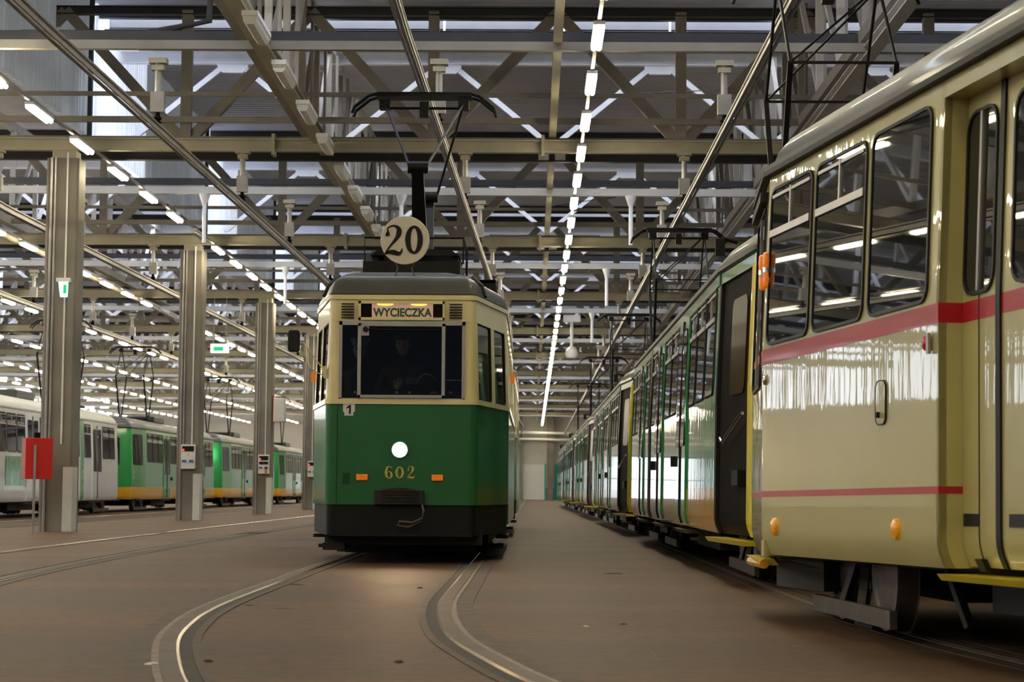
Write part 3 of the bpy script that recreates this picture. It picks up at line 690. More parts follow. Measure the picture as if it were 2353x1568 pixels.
# ================================================================== TRAM BODY TOOLS
class Outline:
    def __init__(s, pts, radii, seg=5):
        out = []
        n = len(pts)
        for i in range(n):
            p = Vector(pts[i]); a = Vector(pts[i - 1]); b = Vector(pts[(i + 1) % n]); r = radii[i]
            if r <= 0: out.append(p); continue
            u = (a - p).normalized(); v = (b - p).normalized(); ang = u.angle(v); t_ = min(r / math.tan(ang / 2), (a - p).length * 0.49, (b - p).length * 0.49)
            p0 = p + u * t_; p1 = p + v * t_
            out.append(p0 + u * 0.015)
            for k in range(seg + 1):
                q_ = k / seg; out.append((1 - q_) ** 2 * p0 + 2 * q_ * (1 - q_) * p + q_ ** 2 * p1)
            out.append(p1 + v * 0.015)
        s.p = out; s.n = len(out); s.c = [0]
        for i in range(s.n): s.c.append(s.c[-1] + (s.p[(i + 1) % s.n] - s.p[i]).length)
        s.L = s.c[-1]
        s.nv = []
        for i in range(s.n):
            d1 = (s.p[i] - s.p[i - 1]); d2 = (s.p[(i + 1) % s.n] - s.p[i])
            d1 = d1.normalized() if d1.length > 1e-9 else d2.normalized(); d2 = d2.normalized() if d2.length > 1e-9 else d1
            n1 = Vector((-d1.y, d1.x)); n2 = Vector((-d2.y, d2.x)); m_ = (n1 + n2).normalized(); s.nv.append(m_ / max(m_.dot(n1), 0.4))
        s.lean = lambda z: 0.0
    def seg_at(s, t_):
        t_ %= s.L
        for i in range(s.n):
            if s.c[i + 1] >= t_ - 1e-9: return i, t_
        return s.n - 1, t_
    def at(s, t_):
        i, t_ = s.seg_at(t_); a = s.p[i]; b = s.p[(i + 1) % s.n]; L_ = s.c[i + 1] - s.c[i]
        k = 0 if L_ < 1e-9 else (t_ - s.c[i]) / L_
        d = (b - a).normalized(); n_ = Vector((-d.y, d.x))
        if k < 1e-4: n_ = s.nv[i]
        elif k > 1 - 1e-4: n_ = s.nv[(i + 1) % s.n]
        return a.lerp(b, k), n_
    def pos(s, t_, z, off=0.0):
        p, n_ = s.at(t_); q_ = p + n_ * (off - s.lean(z)); return Vector((q_.x, q_.y, z))
    def samples(s, t0, t1):
        """params between t0 and t1 including outline vertices"""
        out = [t0]
        if t1 < t0: t1 += s.L
        for w_ in (0, 1):
            for i in range(s.n):
                c = s.c[i] + w_ * s.L
                if t0 + 1e-4 < c < t1 - 1e-4: out.append(c)
        out.append(t1); return sorted(out)
    def param(s, y, side):
        """arc parameter of the point at distance y along the left (-1) or right (+1) side"""
        for i in range(s.n):
            a = s.p[i]; b = s.p[(i + 1) % s.n]
            if side * (a.x + b.x) > 0.4 and abs(b.y - a.y) > 1e-5 and min(a.y, b.y) - 1e-6 <= y <= max(a.y, b.y) + 1e-6 and ((b.y > a.y) == (side < 0)):
                return s.c[i] + (s.c[i + 1] - s.c[i]) * (y - a.y) / (b.y - a.y)
        raise ValueError(('param', y, side))
    def param_x(s, x, near=True):
        for i in range(s.n):
            a = s.p[i]; b = s.p[(i + 1) % s.n]
            if abs(b.x - a.x) > 1e-5 and min(a.x, b.x) - 1e-6 <= x <= max(a.x, b.x) + 1e-6 and ((b.x < a.x) == near):
                return s.c[i] + (s.c[i + 1] - s.c[i]) * (x - a.x) / (b.x - a.x)
        raise ValueError(('param_x', x))
    def skin(s, mb, t0, t1, z0, z1, off=0.0, th=0.03, zs=()):
        closed = t1 is None
        T = s.samples(0, s.L)[:-1] if closed else s.samples(t0, t1)
        Z = sorted([z0] + [z for z in zs if z0 < z < z1] + [z1]); nt_, nz = len(T), len(Z)
        vs = []
        for t_ in T:
            for z in Z: vs.append(s.pos(t_, z, off))
        for t_ in T:
            for z in Z: vs.append(s.pos(t_, z, off - th))
        B = nt_ * nz; fs = []
        for i in range(nt_ if closed else nt_ - 1):
            j = (i + 1) % nt_
            for k in range(nz - 1):
                fs.append((i * nz + k, i * nz + k + 1, j * nz + k + 1, j * nz + k)); fs.append((B + i * nz + k, B + j * nz + k, B + j * nz + k + 1, B + i * nz + k + 1))
            fs.append((i * nz, j * nz, B + j * nz, B + i * nz)); fs.append((i * nz + nz - 1, B + i * nz + nz - 1, B + j * nz + nz - 1, j * nz + nz - 1))
        if not closed:
            for i in (0, nt_ - 1):
                for k in range(nz - 1): fs.append((i * nz + k, i * nz + k + 1, B + i * nz + k + 1, B + i * nz + k))
        mb.add(vs, fs); return mb
    def rr(s, t0, t1, z0, z1, r, off, n=4):
        if t1 < t0: t1 += s.L
        pts = []
        for (ct, cz, a0) in ((t1 - r, z1 - r, 0), (t0 + r, z1 - r, 90), (t0 + r, z0 + r, 180), (t1 - r, z0 + r, 270)):
            for k in range(n + 1):
                a = R(a0 + 90 * k / n); pts.append(s.pos(ct + r * math.cos(a), cz + r * math.sin(a), off))
        return pts
    def pane(s, mb, t0, t1, z0, z1, r, off, th):
        a = s.rr(t0, t1, z0, z1, r, off); b = s.rr(t0, t1, z0, z1, r, off - th); n = len(a)
        return mb.add(a + b, [tuple(range(n)), tuple(range(n, 2 * n))[::-1]] + [(i, (i + 1) % n, n + (i + 1) % n, n + i) for i in range(n)])
    def ring(s, mb, t0, t1, z0, z1, r, wd, off, th):
        a = s.rr(t0 - wd, t1 + wd, z0 - wd, z1 + wd, r + wd, off); b = s.rr(t0, t1, z0, z1, r, off)
        c = s.rr(t0 - wd, t1 + wd, z0 - wd, z1 + wd, r + wd, off - th); d = s.rr(t0, t1, z0, z1, r, off - th); n = len(a)
        fs = []
        for i in range(n):
            j = (i + 1) % n
            fs += [(i, j, n + j, n + i), (2 * n + i, 3 * n + i, 3 * n + j, 2 * n + j), (i, 2 * n + i, 2 * n + j, j), (n + i, n + j, 3 * n + j, 3 * n + i)]
        return mb.add(a + b + c + d, fs)
    def roof(s, mb, prof, w, ymid, yh):
        """prof = [(inset, z)]; every ring is the outline drawn in by the inset"""
        n = s.n; vs = []
        for d, z in prof:
            for i in range(n):
                p = s.p[i]; q_ = p - s.nv[i] * s.lean(min(z, prof[0][1]))
                vs.append((q_.x * (1 - d / w), ymid + (q_.y - ymid) * (1 - d * 0.9 / yh), z))
        m_ = len(prof)
        fs = [(i * n + k, i * n + (k + 1) % n, (i + 1) * n + (k + 1) % n, (i + 1) * n + k) for i in range(m_ - 1) for k in range(n)]
        fs += [tuple(range(n))[::-1], tuple(range((m_ - 1) * n, m_ * n))]
        return mb.add(vs, fs)

def wheelset(parent, x, y, r=0.33, mat_=None, name='wheel'):
    mb = MB(); mb.lathe((x, y, r + 0.012), [(r * 0.35, -0.05), (r * 0.8, -0.045), (r * 0.86, -0.06), (r, -0.06), (r, 0.06), (r * 0.86, 0.06), (r * 0.8, 0.045), (r * 0.35, 0.05)], axis=0, n=28)
    return mb.build(name, mat_ or M['under'], parent, smooth=True)

# ------------------------------------------------------------------ diamond pantograph (wide pattern)
def pantograph(parent, y, zroof=3.25, ztop=5.95, wide=True, zel=4.85, spread=0.95):
    p = MB()
    pw = 0.45 if wide else 0.09
    for s_ in (-1, 1):
        ye = y + s_ * spread
        if wide:
            for sx in (-1, 1):
                p.bar((sx * 0.5, y + s_ * 0.15, zroof + 0.1), (sx * 0.5, ye, zel), 0.05, 0.05)
            p.bar((-0.52, ye, zel), (0.52, ye, zel), 0.025, 0.025)
    arms = p
    if wide: arms.build('lower_arm', M['black'], parent)
    else:
        for s_ in (-1, 1):
            ye = y + s_ * spread
            vs = MB(); vs.add([(-0.115, y + s_ * 0.2, zroof), (0.115, y + s_ * 0.2, zroof), (0.07, ye, zel - 0.06), (-0.07, ye, zel - 0.06), (-0.115, y + s_ * 0.35, zroof), (0.115, y + s_ * 0.35, zroof), (0.07, ye + s_ * 0.12, zel - 0.06), (-0.07, ye + s_ * 0.12, zel - 0.06)],
                [(0, 1, 2, 3), (4, 7, 6, 5), (0, 3, 7, 4), (1, 5, 6, 2), (3, 2, 6, 7), (0, 4, 5, 1)])
            vs.build('lower_arm', M['black'], parent)
            MB().cyl((-0.125, ye, zel), (0.125, ye, zel), 0.075, 14).build('elbow', M['black'], parent, smooth=True)
    u = MB(); hw = 0.5
    for s_ in (-1, 1):
        ye = y + s_ * spread
        for sx in (-1, 1):
            a = (sx * (0.5 if wide else 0.115), ye, zel + (0 if wide else 0.03)); b = (sx * hw, y + s_ * 0.06, ztop - 0.14)
            u.cyl(a, b, 0.017 if wide else 0.018, 6)
        if wide: u.cyl((-0.5, ye, zel), (0.5, y + s_ * 0.1, ztop - 0.14), 0.012, 6)
    u.build('upper_arm', M['black'], parent)
    h = MB()
    for dy in (-0.13, 0.13):
        h.tube([(-0.93, y + dy, ztop - 0.27), (-0.9, y + dy, ztop - 0.19), (-0.72, y + dy, ztop - 0.045), (-0.6, y + dy, ztop - 0.01), (0.6, y + dy, ztop - 0.01), (0.72, y + dy, ztop - 0.045), (0.9, y + dy, ztop - 0.19), (0.93, y + dy, ztop - 0.27)], 0.022, 8)
    h.box(-0.62, 0.62, y - 0.15, y + 0.15, ztop - 0.05, ztop).build('contact_head', M['black'], parent)
    MB().cyl((-0.5, y, ztop - 0.18), (0.5, y, ztop - 0.18), 0.018, 8).box(-0.06, 0.06, y - 0.05, y + 0.05, ztop - 0.3, ztop - 0.1).box(-0.58, -0.44, y - 0.08, y + 0.08, ztop - 0.2, ztop - 0.08).box(0.44, 0.58, y - 0.08, y + 0.08, ztop - 0.2, ztop - 0.08).build('head_crossbar', M['black'], parent)
    MB().box(-0.62, -0.54, y - 0.7, y + 0.7, zroof, zroof + 0.08).box(0.54, 0.62, y - 0.7, y + 0.7, zroof, zroof + 0.08).box(-0.6, 0.6, y - 0.2, y - 0.1, zroof + 0.02, zroof + 0.1).box(-0.6, 0.6, y + 0.1, y + 0.2, zroof + 0.02, zroof + 0.1).build('base_frame', M['black'], parent)

# ------------------------------------------------------------------ articulated tram with windows on both sides
W_ = 1.25
def lean_f(z):
    if z > 1.68: return 0.014 + 0.047 * (z - 1.68)
    if z > 0.58: return 0.0127 * (z - 0.58)
    if z < 0.58: return 1.9 * (0.58 - z) ** 2
    return 0.0
ZS = (0.45, 0.5, 0.54, 0.58, 0.8, 1.68)
def artic_outline(y0, y1, near=(0.14, 2.1), far=(0.40, 1.6)):
    pts = [(-W_, y0 + near[1]), (-W_, y1 - far[1]), (-(W_ - far[0]), y1 - 0.22), (-0.45, y1), (0.45, y1), (W_ - far[0], y1 - 0.22), (W_, y1 - far[1]), (W_, y0 + near[1]), (W_ - near[0], y0 + 0.22), (0.45, y0), (-0.45, y0), (-(W_ - near[0]), y0 + 0.22)]
    rad = [0.5, 0.12, 0.25, 0.3, 0.3, 0.25, 0.12, 0.5, 0.25, 0.3, 0.3, 0.25]
    o = Outline(pts, rad); o.lean = lean_f; return o
ROOFP = [(0.0, 2.80), (-0.03, 2.82), (-0.03, 2.86), (0.02, 2.87), (0.05, 2.95), (0.12, 3.03), (0.28, 3.13), (0.55, 3.20), (0.9, 3.235)]

def window(o, parent, t0, t1, z0=1.72, z1=2.68, r=0.07, slider=False, detail=True, off=0.0, double=False):
    mb = MB(); o.pane(mb, t0, t1, z0, z1, r, off + 0.006, 0.02); g = mb.build('window', M['darkglass'], parent)
    mb = MB(); o.ring(mb, t0, t1, z0, z1, r, 0.018, off + 0.013, 0.02); mb.build('window_seal', M['rubber'], g)
    if slider:
        mb = MB(); zz = z1 - 0.27; o.skin(mb, t0 + 0.01, t1 - 0.01, zz - 0.022, zz + 0.022, off + 0.02, 0.02)
        tm = (t0 + t1) / 2; o.skin(mb, tm - 0.012, tm + 0.012, zz, z1 - 0.02, off + 0.018, 0.015); o.skin(mb, t0 + 0.03, t1 - 0.03, z1 - 0.05, z1 - 0.03, off + 0.016, 0.012)
        mb.build('window_bar', M['alu'], g)
    if double:
        mb = MB(); tm = (t0 + t1) / 2; o.skin(mb, tm - 0.012, tm + 0.012, z0, z1, off + 0.016, 0.02); mb.build('window_bar', M['alu'], g)
    return g

def bogie(parent, y, yaw=0.0, gx=0.8):
    e = bpy.data.objects.new('bogie', None); COL.objects.link(e); e.parent = parent; e.location = (0, y, 0); e.rotation_euler = (0, 0, yaw)
    for sy in (-0.6, 0.6):
        for sx in (-1, 1):
            mb = MB(); mb.lathe((sx * gx, sy, 0.363), [(0.1, -0.06), (0.26, -0.05), (0.28, -0.065), (0.33, -0.065), (0.33, 0.05), (0.35, 0.055), (0.1, 0.06)] if sx < 0 else [(0.1, -0.06), (0.35, -0.055), (0.33, -0.05), (0.33, 0.065), (0.28, 0.065), (0.26, 0.05), (0.1, 0.06)], axis=0, n=28)
            mb.build('wheel', M['wheel'], e, smooth=True)
    for sx in (-1, 1):
        MB().box(sx * 0.93 - 0.02, sx * 0.93 + 0.02, -1.1, 1.1, 0.07, 0.17).bar((sx * 0.92, -0.25, 0.15), (sx * 0.85, -0.12, 0.45), 0.05, 0.04).bar((sx * 0.92, 0.25, 0.15), (sx * 0.85, 0.12, 0.45), 0.05, 0.04).build('guard_board', M['bogie'], e)
        MB().box(sx * 0.8 - 0.06, sx * 0.8 + 0.06, -0.25, 0.25, 0.025, 0.12).build('track_brake', M['under'], e)
    MB().box(-0.85, 0.85, -0.18, 0.18, 0.25, 0.45).box(-0.5, 0.5, -0.8, 0.8, 0.2, 0.42).build('bogie_frame', M['under'], e)
    return e

def artic_tram(name, label, loc, rot, L_, livery, group, panto=3.35, opendoor=True, y0=0.0, coarse=False):
    t = thing(name, label, 'tram', loc, rot, group)
    o = artic_outline(y0, y0 + L_)
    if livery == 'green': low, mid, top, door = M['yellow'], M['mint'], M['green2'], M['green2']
    else: low, mid, top, door = M['whitepaint'], M['whitepaint'], M['whitepaint'], M['whitepaint']
    # closed loops; the near cab end is its own colour
    pl = lambda y: o.param(y, -1); pr = lambda y: o.param(y, 1)
    cabY = y0 + 2.1
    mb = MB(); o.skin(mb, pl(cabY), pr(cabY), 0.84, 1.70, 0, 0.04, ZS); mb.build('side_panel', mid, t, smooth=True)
    mb = MB(); o.skin(mb, pl(cabY), pr(cabY), 0.43, 0.84, 0, 0.04, ZS); mb.build('skirt', low, t, smooth=True)
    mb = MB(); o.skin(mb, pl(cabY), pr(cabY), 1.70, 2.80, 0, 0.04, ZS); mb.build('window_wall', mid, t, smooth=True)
    mb = MB(); o.skin(mb, pl(cabY), pr(cabY), 2.70, 2.80, 0.012, 0.02, ZS); mb.build('fascia', top, t, smooth=True)
    # cab end
    if opendoor:
        pa, pb = o.param(y0 + 0.42, -1), pl(cabY) - 0.08
        mb = MB(); o.skin(mb, pr(cabY), pa, 0.84, 2.80, 0, 0.04, ZS); mb.build('cab_front', M['green2'] if livery == 'green' else mid, t, smooth=True)
        mb = MB(); o.skin(mb, pr(cabY), pa, 0.43, 0.84, 0, 0.04, ZS); mb.build('cab_skirt', low, t, smooth=True)
        mb = MB(); o.skin(mb, pa - 0.14, pa, 0.43, 2.72, 0.02, 0.03, ZS); mb.build('door_post', M['yellow2'], t, label='bright yellow door post')
        mb = MB(); o.skin(mb, pa, pb + 0.08, 2.70, 2.80, 0.0, 0.04); mb.build('door_header', M['green2'], t)
        mb = MB(); o.skin(mb, pa, pb, 0.43, 2.70, -0.03, 0.03, ZS); d = mb.build('open_door_leaf', M['brownpanel'], t, label='dark brown folded door leaf', smooth=True)
        mb = MB(); o.pane(mb, pa + 0.35, pb - 0.55, 1.65, 2.5, 0.1, -0.015, 0.02); mb.build('door_window', M['amberglass'], d)
        a = o.pos(pa + 0.06, 1.46, 0.05); b = o.pos(pa + 1.0, 1.24, 0.05); c = o.pos(pa + 1.12, 1.28, 0.05)
        MB().tube([a, b, b + (c - b) * 0.6 + Vector((0, 0, -0.01)), c], 0.016).build('handrail', M['chrome'], d, smooth=True)
        a = o.pos(pa + 0.42, 1.0, 0.0)
        MB().box(a.x - 0.04, a.x + 0.03, a.y - 0.2, a.y + 0.3, 0.86, 0.99).build('switch_box', M['black'], d)
        mb = MB(); o.skin(mb, pa - 0.15, pb, 0.36, 0.40, 0.16, 0.2); mb.build('step', M['yellow2'], t, label='worn yellow folding step')
        mb = MB(); o.skin(mb, pb, pl(cabY), 0.43, 2.80, 0.0, 0.04, ZS); mb.build('door_jamb', M['rubber'], t)
    else:
        mb = MB(); o.skin(mb, pr(cabY), pl(cabY), 0.84, 2.80, 0, 0.04, ZS); mb.build('cab_front', M['green2'] if livery == 'green' else mid, t, smooth=True)
        mb = MB(); o.skin(mb, pr(cabY), pl(cabY), 0.43, 0.84, 0, 0.04, ZS); mb.build('cab_skirt', low, t, smooth=True)
        for sd in (1, -1):
            ta, tb = sorted((o.param(y0 + 0.5, sd), o.param(y0 + 1.6, sd)))
            window(o, t, ta, tb, 1.6, 2.6)
    ta, tb = o.param_x(0.72), o.param_x(-0.72)
    window(o, t, ta, tb, 1.55, 2.5, 0.1)
    mb = MB()
    for hx in (-0.6, 0.6):
        a = o.pos(o.param_x(hx), 0.95, 0.0); mb.cyl((a.x, a.y + 0.03, a.z), (a.x, a.y - 0.03, a.z), 0.09, 16)
    mb.build('headlight', M['white_plastic'], t)
    # sides
    lay = [('w', 2.35, 3.25), ('w', 3.37, 4.27), ('w', 4.39, 5.15), ('d', 5.3, 6.6), ('w', 6.8, 7.8), ('w', 7.92, 8.9), ('d', 9.1, 10.4), ('w', 10.6, 11.4), ('j', 11.6, 11.95), ('w', 12.1, 12.9), ('d', 13.1, 14.4), ('w', 14.6, 15.5), ('w', 15.6, 16.3)]
    for sd in (-1, 1):
        for k, a, b in lay:
            if b > L_ - 1.7: continue
            ta, tb = sorted((o.param(y0 + a, sd), o.param(y0 + b, sd)))
            if k == 'w': window(o, t, ta, tb, slider=not coarse)
            elif k == 'd':
                mb = MB(); o.skin(mb, ta, tb, 0.46, 2.69, 0.02, 0.03, ZS); d = mb.build('door', door if livery == 'green' else M['whitepaint'], t, smooth=True)
                n = 2; wd = (tb - ta) / n
                for q_ in range(n):
                    mb = MB(); o.pane(mb, ta + wd * q_ + 0.1, ta + wd * (q_ + 1) - 0.1, 1.3, 2.58, 0.06, 0.03, 0.02); mb.build('door_window', M['darkglass'], d)
                mb = MB(); o.skin(mb, ta + wd - 0.02, ta + wd + 0.02, 0.46, 2.69, 0.034, 0.03, ZS); mb.build('door_seal', M['rubber'], d)
                mb = MB(); o.skin(mb, ta - 0.05, tb + 0.05, 0.36, 0.4, 0.1, 0.16); mb.build('step', M['bogie'], t)
            else:
                mb = MB(); o.skin(mb, ta, tb, 0.45, 2.82, 0.012, 0.03, ZS); mb.build('articulation_gaiter', M['rubber'] if livery == 'green' else M['green2'], t, smooth=True)
        if not coarse:
            mb = MB()
            for yy in (6.0, 9.75):
                a = o.pos(o.param(y0 + yy + 0.8, sd), 1.15, 0.03); mb.box(a.x - 0.03, a.x + 0.03, a.y - 0.04, a.y + 0.04, a.z - 0.06, a.z + 0.06)
            mb.build('door_button', M['black'], t)
    mb = MB(); o.roof(mb, ROOFP, W_, y0 + L_ / 2, L_ / 2); mb.build('roof', M['roofgrey'] if livery != 'white' else M['guard'], t, smooth=True)
    MB().box(-1.0, 1.0, y0 + 0.5, y0 + L_ - 0.5, 0.42, 0.5).box(-0.95, 0.95, y0 + 4.6, y0 + 7.2, 0.2, 0.45).box(-0.9, 0.9, y0 + 13, y0 + 14.6, 0.2, 0.45).box(1.02, 1.16, y0 + 0.8, y0 + L_ - 0.8, 0.08 if opendoor else 0.40, 0.45).build('underframe', M['under'], t)  # long far-side box is added to keep light from under the tram
    for yy in (2.6, 11.7, L_ - 2.6): bogie(t, y0 + yy)
    if panto: pantograph(t, y0 + panto)
    MB().box(-0.7, 0.7, y0 + 6.2, y0 + 8.2, 3.2, 3.42).build('roof_equipment_box', M['roofgrey'], t, bevel=0.04)
    MB().tube([o.pos(o.param(y0 + 0.4, -1), 2.95, 0.05), o.pos(o.param(y0 + 0.45, -1), 3.0, 0.12), o.pos(o.param(y0 + 0.45, -1), 2.3, 0.12)] if False else [(-1.2, y0 + 0.5, 2.9), (-1.32, y0 + 0.5, 2.93), (-1.36, y0 + 0.5, 2.85)], 0.02).box(-1.39, -1.31, y0 + 0.45, y0 + 0.5, 2.78, 2.92).build('wing_mirror', M['black'], t)
    return t

# ================================================================== PARKED GREEN TRAMS, RIGHT ROW
def xside(y): return 1.66 - 0.0035 * (y - 18.6)
GY = [16.15, 35.5, 54.4, 72.9, 91.5]
GW = ['pale green and yellow tram parked directly behind the cream tram, dark door open', 'second green and yellow tram in the right row, behind the first green one',
      'third green and yellow tram in the right row', 'fourth green and yellow tram in the right row', 'farthest green and yellow tram at the end of the right row']
rz = -math.atan(-0.0035)
g0 = None
for i, y in enumerate(GY):
    loc = (xside(y + 2) + W_, y, 0)
    if i == 0:
        g0 = artic_tram('articulated_tram', GW[0], loc, (0, 0, rz), 18.0, 'green', 'green and yellow trams in the right row')
    else: dup(g0, loc, GW[i])

# ================================================================== LEFT ROW
LW = ['green and yellow tram in the left row directly behind the white tram', 'second green and yellow tram in the left row, its round headlight glowing', 'last green and yellow tram of the left row']
gl = None
for i, y in enumerate((66.2, 85.6, 105.0)):
    loc = (-14.5, y, 0)
    if i == 0: gl = artic_tram('articulated_tram', LW[0], loc, (0, 0, 0), 18.2, 'green', 'green and yellow trams in the left row', opendoor=False, panto=6.0)
    else:
        o_ = dup(gl, loc, LW[i])
        if i == 1:
            MB().cyl((0.55, 0.05, 2.25), (0.55, -0.12, 2.25), 0.2, 20).build('lit_number_lamp', M['farhead'], o_, label='glowing white round lamp')
wt = artic_tram('articulated_tram', 'white articulated tram at the left edge behind the red cabinet and nearest column', (-14.5, 46.8, 0), (0, 0, 0), 18.4, 'white', None, opendoor=False, panto=14.0)
for zz, mm, yy in ((1.33, 'blue', 5.0), (1.17, 'white_plastic', 5.0), (1.0, 'white_plastic', 5.0)):
    MB().box(1.252, 1.262, yy, yy + 2.0, zz, zz + 0.1).build('advert_block', M[mm], wt)
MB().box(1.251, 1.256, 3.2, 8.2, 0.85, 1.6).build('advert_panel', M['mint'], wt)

# ================================================================== CREAM TRAM (nearest, right)
cy = R(10.0); P0 = Vector((1.630, 11.228, 0))
cloc = P0 + Vector((math.cos(cy), math.sin(cy), 0)) * W_
ct = thing('articulated_tram', 'large cream tram with two red stripes filling the right edge of the view', 'tram', cloc, (R(-0.55), 0, cy))
CF, CN = 2.75, -7.0
pts = [(-W_, CN + 1.5), (-W_, 1.2), (-(W_ - 0.325), CF - 0.2), (-0.5, CF), (0.5, CF), (W_ - 0.325, CF - 0.2), (W_, 1.2), (W_, CN + 1.5), (0.9, CN), (-0.9, CN)]
co = Outline(pts, [0.3, 0.06, 0.25, 0.3, 0.3, 0.25, 0.06, 0.3, 0.3, 0.3]); co.lean = lean_f
cl = lambda y: co.param(y, -1)
D0, D1 = -1.735, -3.1   # door bay on the camera side
def cskin(name, z0, z1, mt_, off=0.0, th=0.04, door=True, zs=ZS):
    mb = MB(); co.skin(mb, cl(D0), cl(D1), z0, z1, off, th, zs); return mb.build(name, mt_, ct, smooth=True)
cskin('lower_body', 0.43, 1.605, M['cream'])
cskin('window_wall', 1.605, 2.80, M['cream'])
cskin('upper_red_stripe', 1.605, 1.70, M['red'], 0.002, 0.01)
cskin('lower_red_stripe', 0.785, 0.82, M['red'], 0.0025, 0.01)
mb = MB(); co.roof(mb, ROOFP, W_, (CF + CN) / 2, (CF - CN) / 2); mb.build('roof', M['roofgrey'], ct, smooth=True)
mb = MB(); co.skin(mb, 0, None, 2.79, 2.822, 0.045, 0.04); mb.build('rain_gutter', M['rubber'], ct)
for a, b, sl in ((0.30, 1.10, True), (-0.64, 0.20, True), (-1.58, -0.75, False)):
    window(co, ct, cl(a), cl(b), 1.735, 2.685, 0.07, slider=sl)
for a, b in ((0.30, 1.10), (-0.64, 0.20), (-1.58, -0.75)):
    window(co, ct, co.param(b, 1), co.param(a, 1), 1.735, 2.685, 0.07)
for a, b in ((-4.3, -3.35), (-5.3, -4.4)):
    window(co, ct, cl(a), cl(b), 1.735, 2.685, 0.07)
# tapered end door with its window
window(co, ct, cl(1.42), cl(2.3), 1.5, 2.62, 0.06, double=True)
mb = MB(); co.skin(mb, cl(1.34), cl(2.4), 2.66, 2.72, 0.05, 0.05); mb.build('door_hood', M['rubber'], ct)
mb = MB(); co.skin(mb, cl(1.3), cl(2.45), 0.36, 0.40, 0.1, 0.12); mb.build('step', M['yellow2'], ct, label='worn yellow step under the end door')
# side door bay: reveals and leaves set back 9 cm
RC = -0.12
mb = MB(); co.skin(mb, cl(D1 - 0.02), cl(D0 + 0.02), 2.70, 2.80, 0.0, 0.14); mb.build('door_header', M['cream'], ct)
def reveal(t_, sgn):
    mb = MB(); zs = [0.43] + [z for z in ZS if z > 0.43] + [2.8]
    vs = []
    for z in zs:
        for of in (0.0, RC - 0.06):
            vs.append(co.pos(t_, z, of)); vs.append(co.pos(t_ + sgn * 0.03, z, of))
    fs = []
    for k in range(len(zs) - 1):
        a = k * 4; fs += [(a, a + 2, a + 6, a + 4), (a + 1, a + 5, a + 7, a + 3), (a, a + 4, a + 5, a + 1), (a + 2, a + 3, a + 7, a + 6)]
    mb.add(vs, fs); mb.build('door_reveal', M['cream'], ct)
reveal(cl(D0), 1); reveal(cl(D1), -1)
t0_ = cl(D0) - 0.002
for za, zb in ((1.605, 1.70), (0.785, 0.82)):
    MB().add([co.pos(t0_, za, 0.001), co.pos(t0_, za, RC - 0.02), co.pos(t0_, zb, RC - 0.02), co.pos(t0_, zb, 0.001), co.pos(t0_ + 0.01, za, 0.001), co.pos(t0_ + 0.01, za, RC - 0.02), co.pos(t0_ + 0.01, zb, RC - 0.02), co.pos(t0_ + 0.01, zb, 0.001)],
        [(0, 1, 2, 3), (4, 7, 6, 5), (0, 4, 5, 1), (1, 5, 6, 2), (2, 6, 7, 3), (3, 7, 4, 0)]).build('reveal_stripe', M['red'], ct)
for (a, b) in ((-2.155, -1.74), (-3.08, -2.205)):
    mb = MB(); co.skin(mb, cl(a), cl(b), 0.44, 2.74, RC, 0.03, ZS); d = mb.build('door_leaf', M['cream'], ct, smooth=True)
    mb = MB(); co.skin(mb, cl(a), cl(b), 1.605, 1.70, RC + 0.002, 0.01); mb.build('red_stripe', M['red'], d)
    wa, wb = (-2.105, -1.775) if b > -2 else (-2.72, -2.335)
    g = window(co, d, cl(wa), cl(wb), 1.74, 2.60, 0.09, off=RC, double=True)
    tm = (cl(wa) + cl(wb)) / 2
    mb = MB(); co.skin(mb, tm - 0.004, tm + 0.004, 0.45, 1.72, RC + 0.003, 0.01, ZS); mb.build('fold_line', M['rubber'], d)
    mb = MB(); co.skin(mb, cl(b - (0.2 if b > -2 else 0.4)), cl(b - (0.015 if b > -2 else 0.08)), 0.63, 0.69, RC + 0.004, 0.01, ZS); mb.build('grip_slot', M['rubber'], d)
    mb = MB(); co.skin(mb, tm - 0.04, tm + 0.04, 0.42, 0.48, RC + 0.03, 0.03); mb.build('hinge', M['rubber'], d)
mb = MB(); co.skin(mb, cl(-2.205), cl(-2.155), 0.44, 2.74, RC + 0.012, 0.03, ZS); mb.build('door_gap_seal', M['rubber'], ct)
mb = MB(); co.skin(mb, cl(D1), cl(D0 - 0.0), 0.375, 0.405, 0.07, 0.26); mb.build('step', M['yellow2'], ct, label='worn yellow step under the side doors')
# small fittings
def oval(y, z, rx, rz_, mt_, name, off=0.03, ring_=True, sd=-1):
    c = co.pos(co.param(y, sd), z, 0.0); n = 20
    mb = MB(); prof = [(0, 1.0), (0.5, 0.9), (0.85, 0.55), (1.0, 0.0)]
    vs = []
    for h, k in reversed(prof):
        pass
    rings = [(1.0, 0.0), (0.92, 0.6), (0.65, 0.9), (0.25, 1.0)]
    for k, h in rings:
        for q_ in range(n):
            a = 2 * math.pi * q_ / n; vs.append((c.x - off * h, c.y + rx * k * math.cos(a), c.z + rz_ * k * math.sin(a)))
    fs = [(i * n + q_, i * n + (q_ + 1) % n, (i + 1) * n + (q_ + 1) % n, (i + 1) * n + q_) for i in range(3) for q_ in range(n)] + [tuple(range(3 * n, 4 * n)), tuple(range(n))[::-1]]
    mb.add(vs, fs); return mb.build(name, mt_, ct, smooth=True)
oval(0.90, 0.605, 0.045, 0.055, M['ambery'], 'side_reflector'); oval(-1.18, 0.61, 0.045, 0.055, M['ambery'], 'side_reflector')
oval(1.13, 1.51, 0.025, 0.035, M['chrome'], 'door_lock', 0.02)
oval(-1.6, 1.515, 0.03, 0.04, M['redbox'], 'call_button', 0.03)
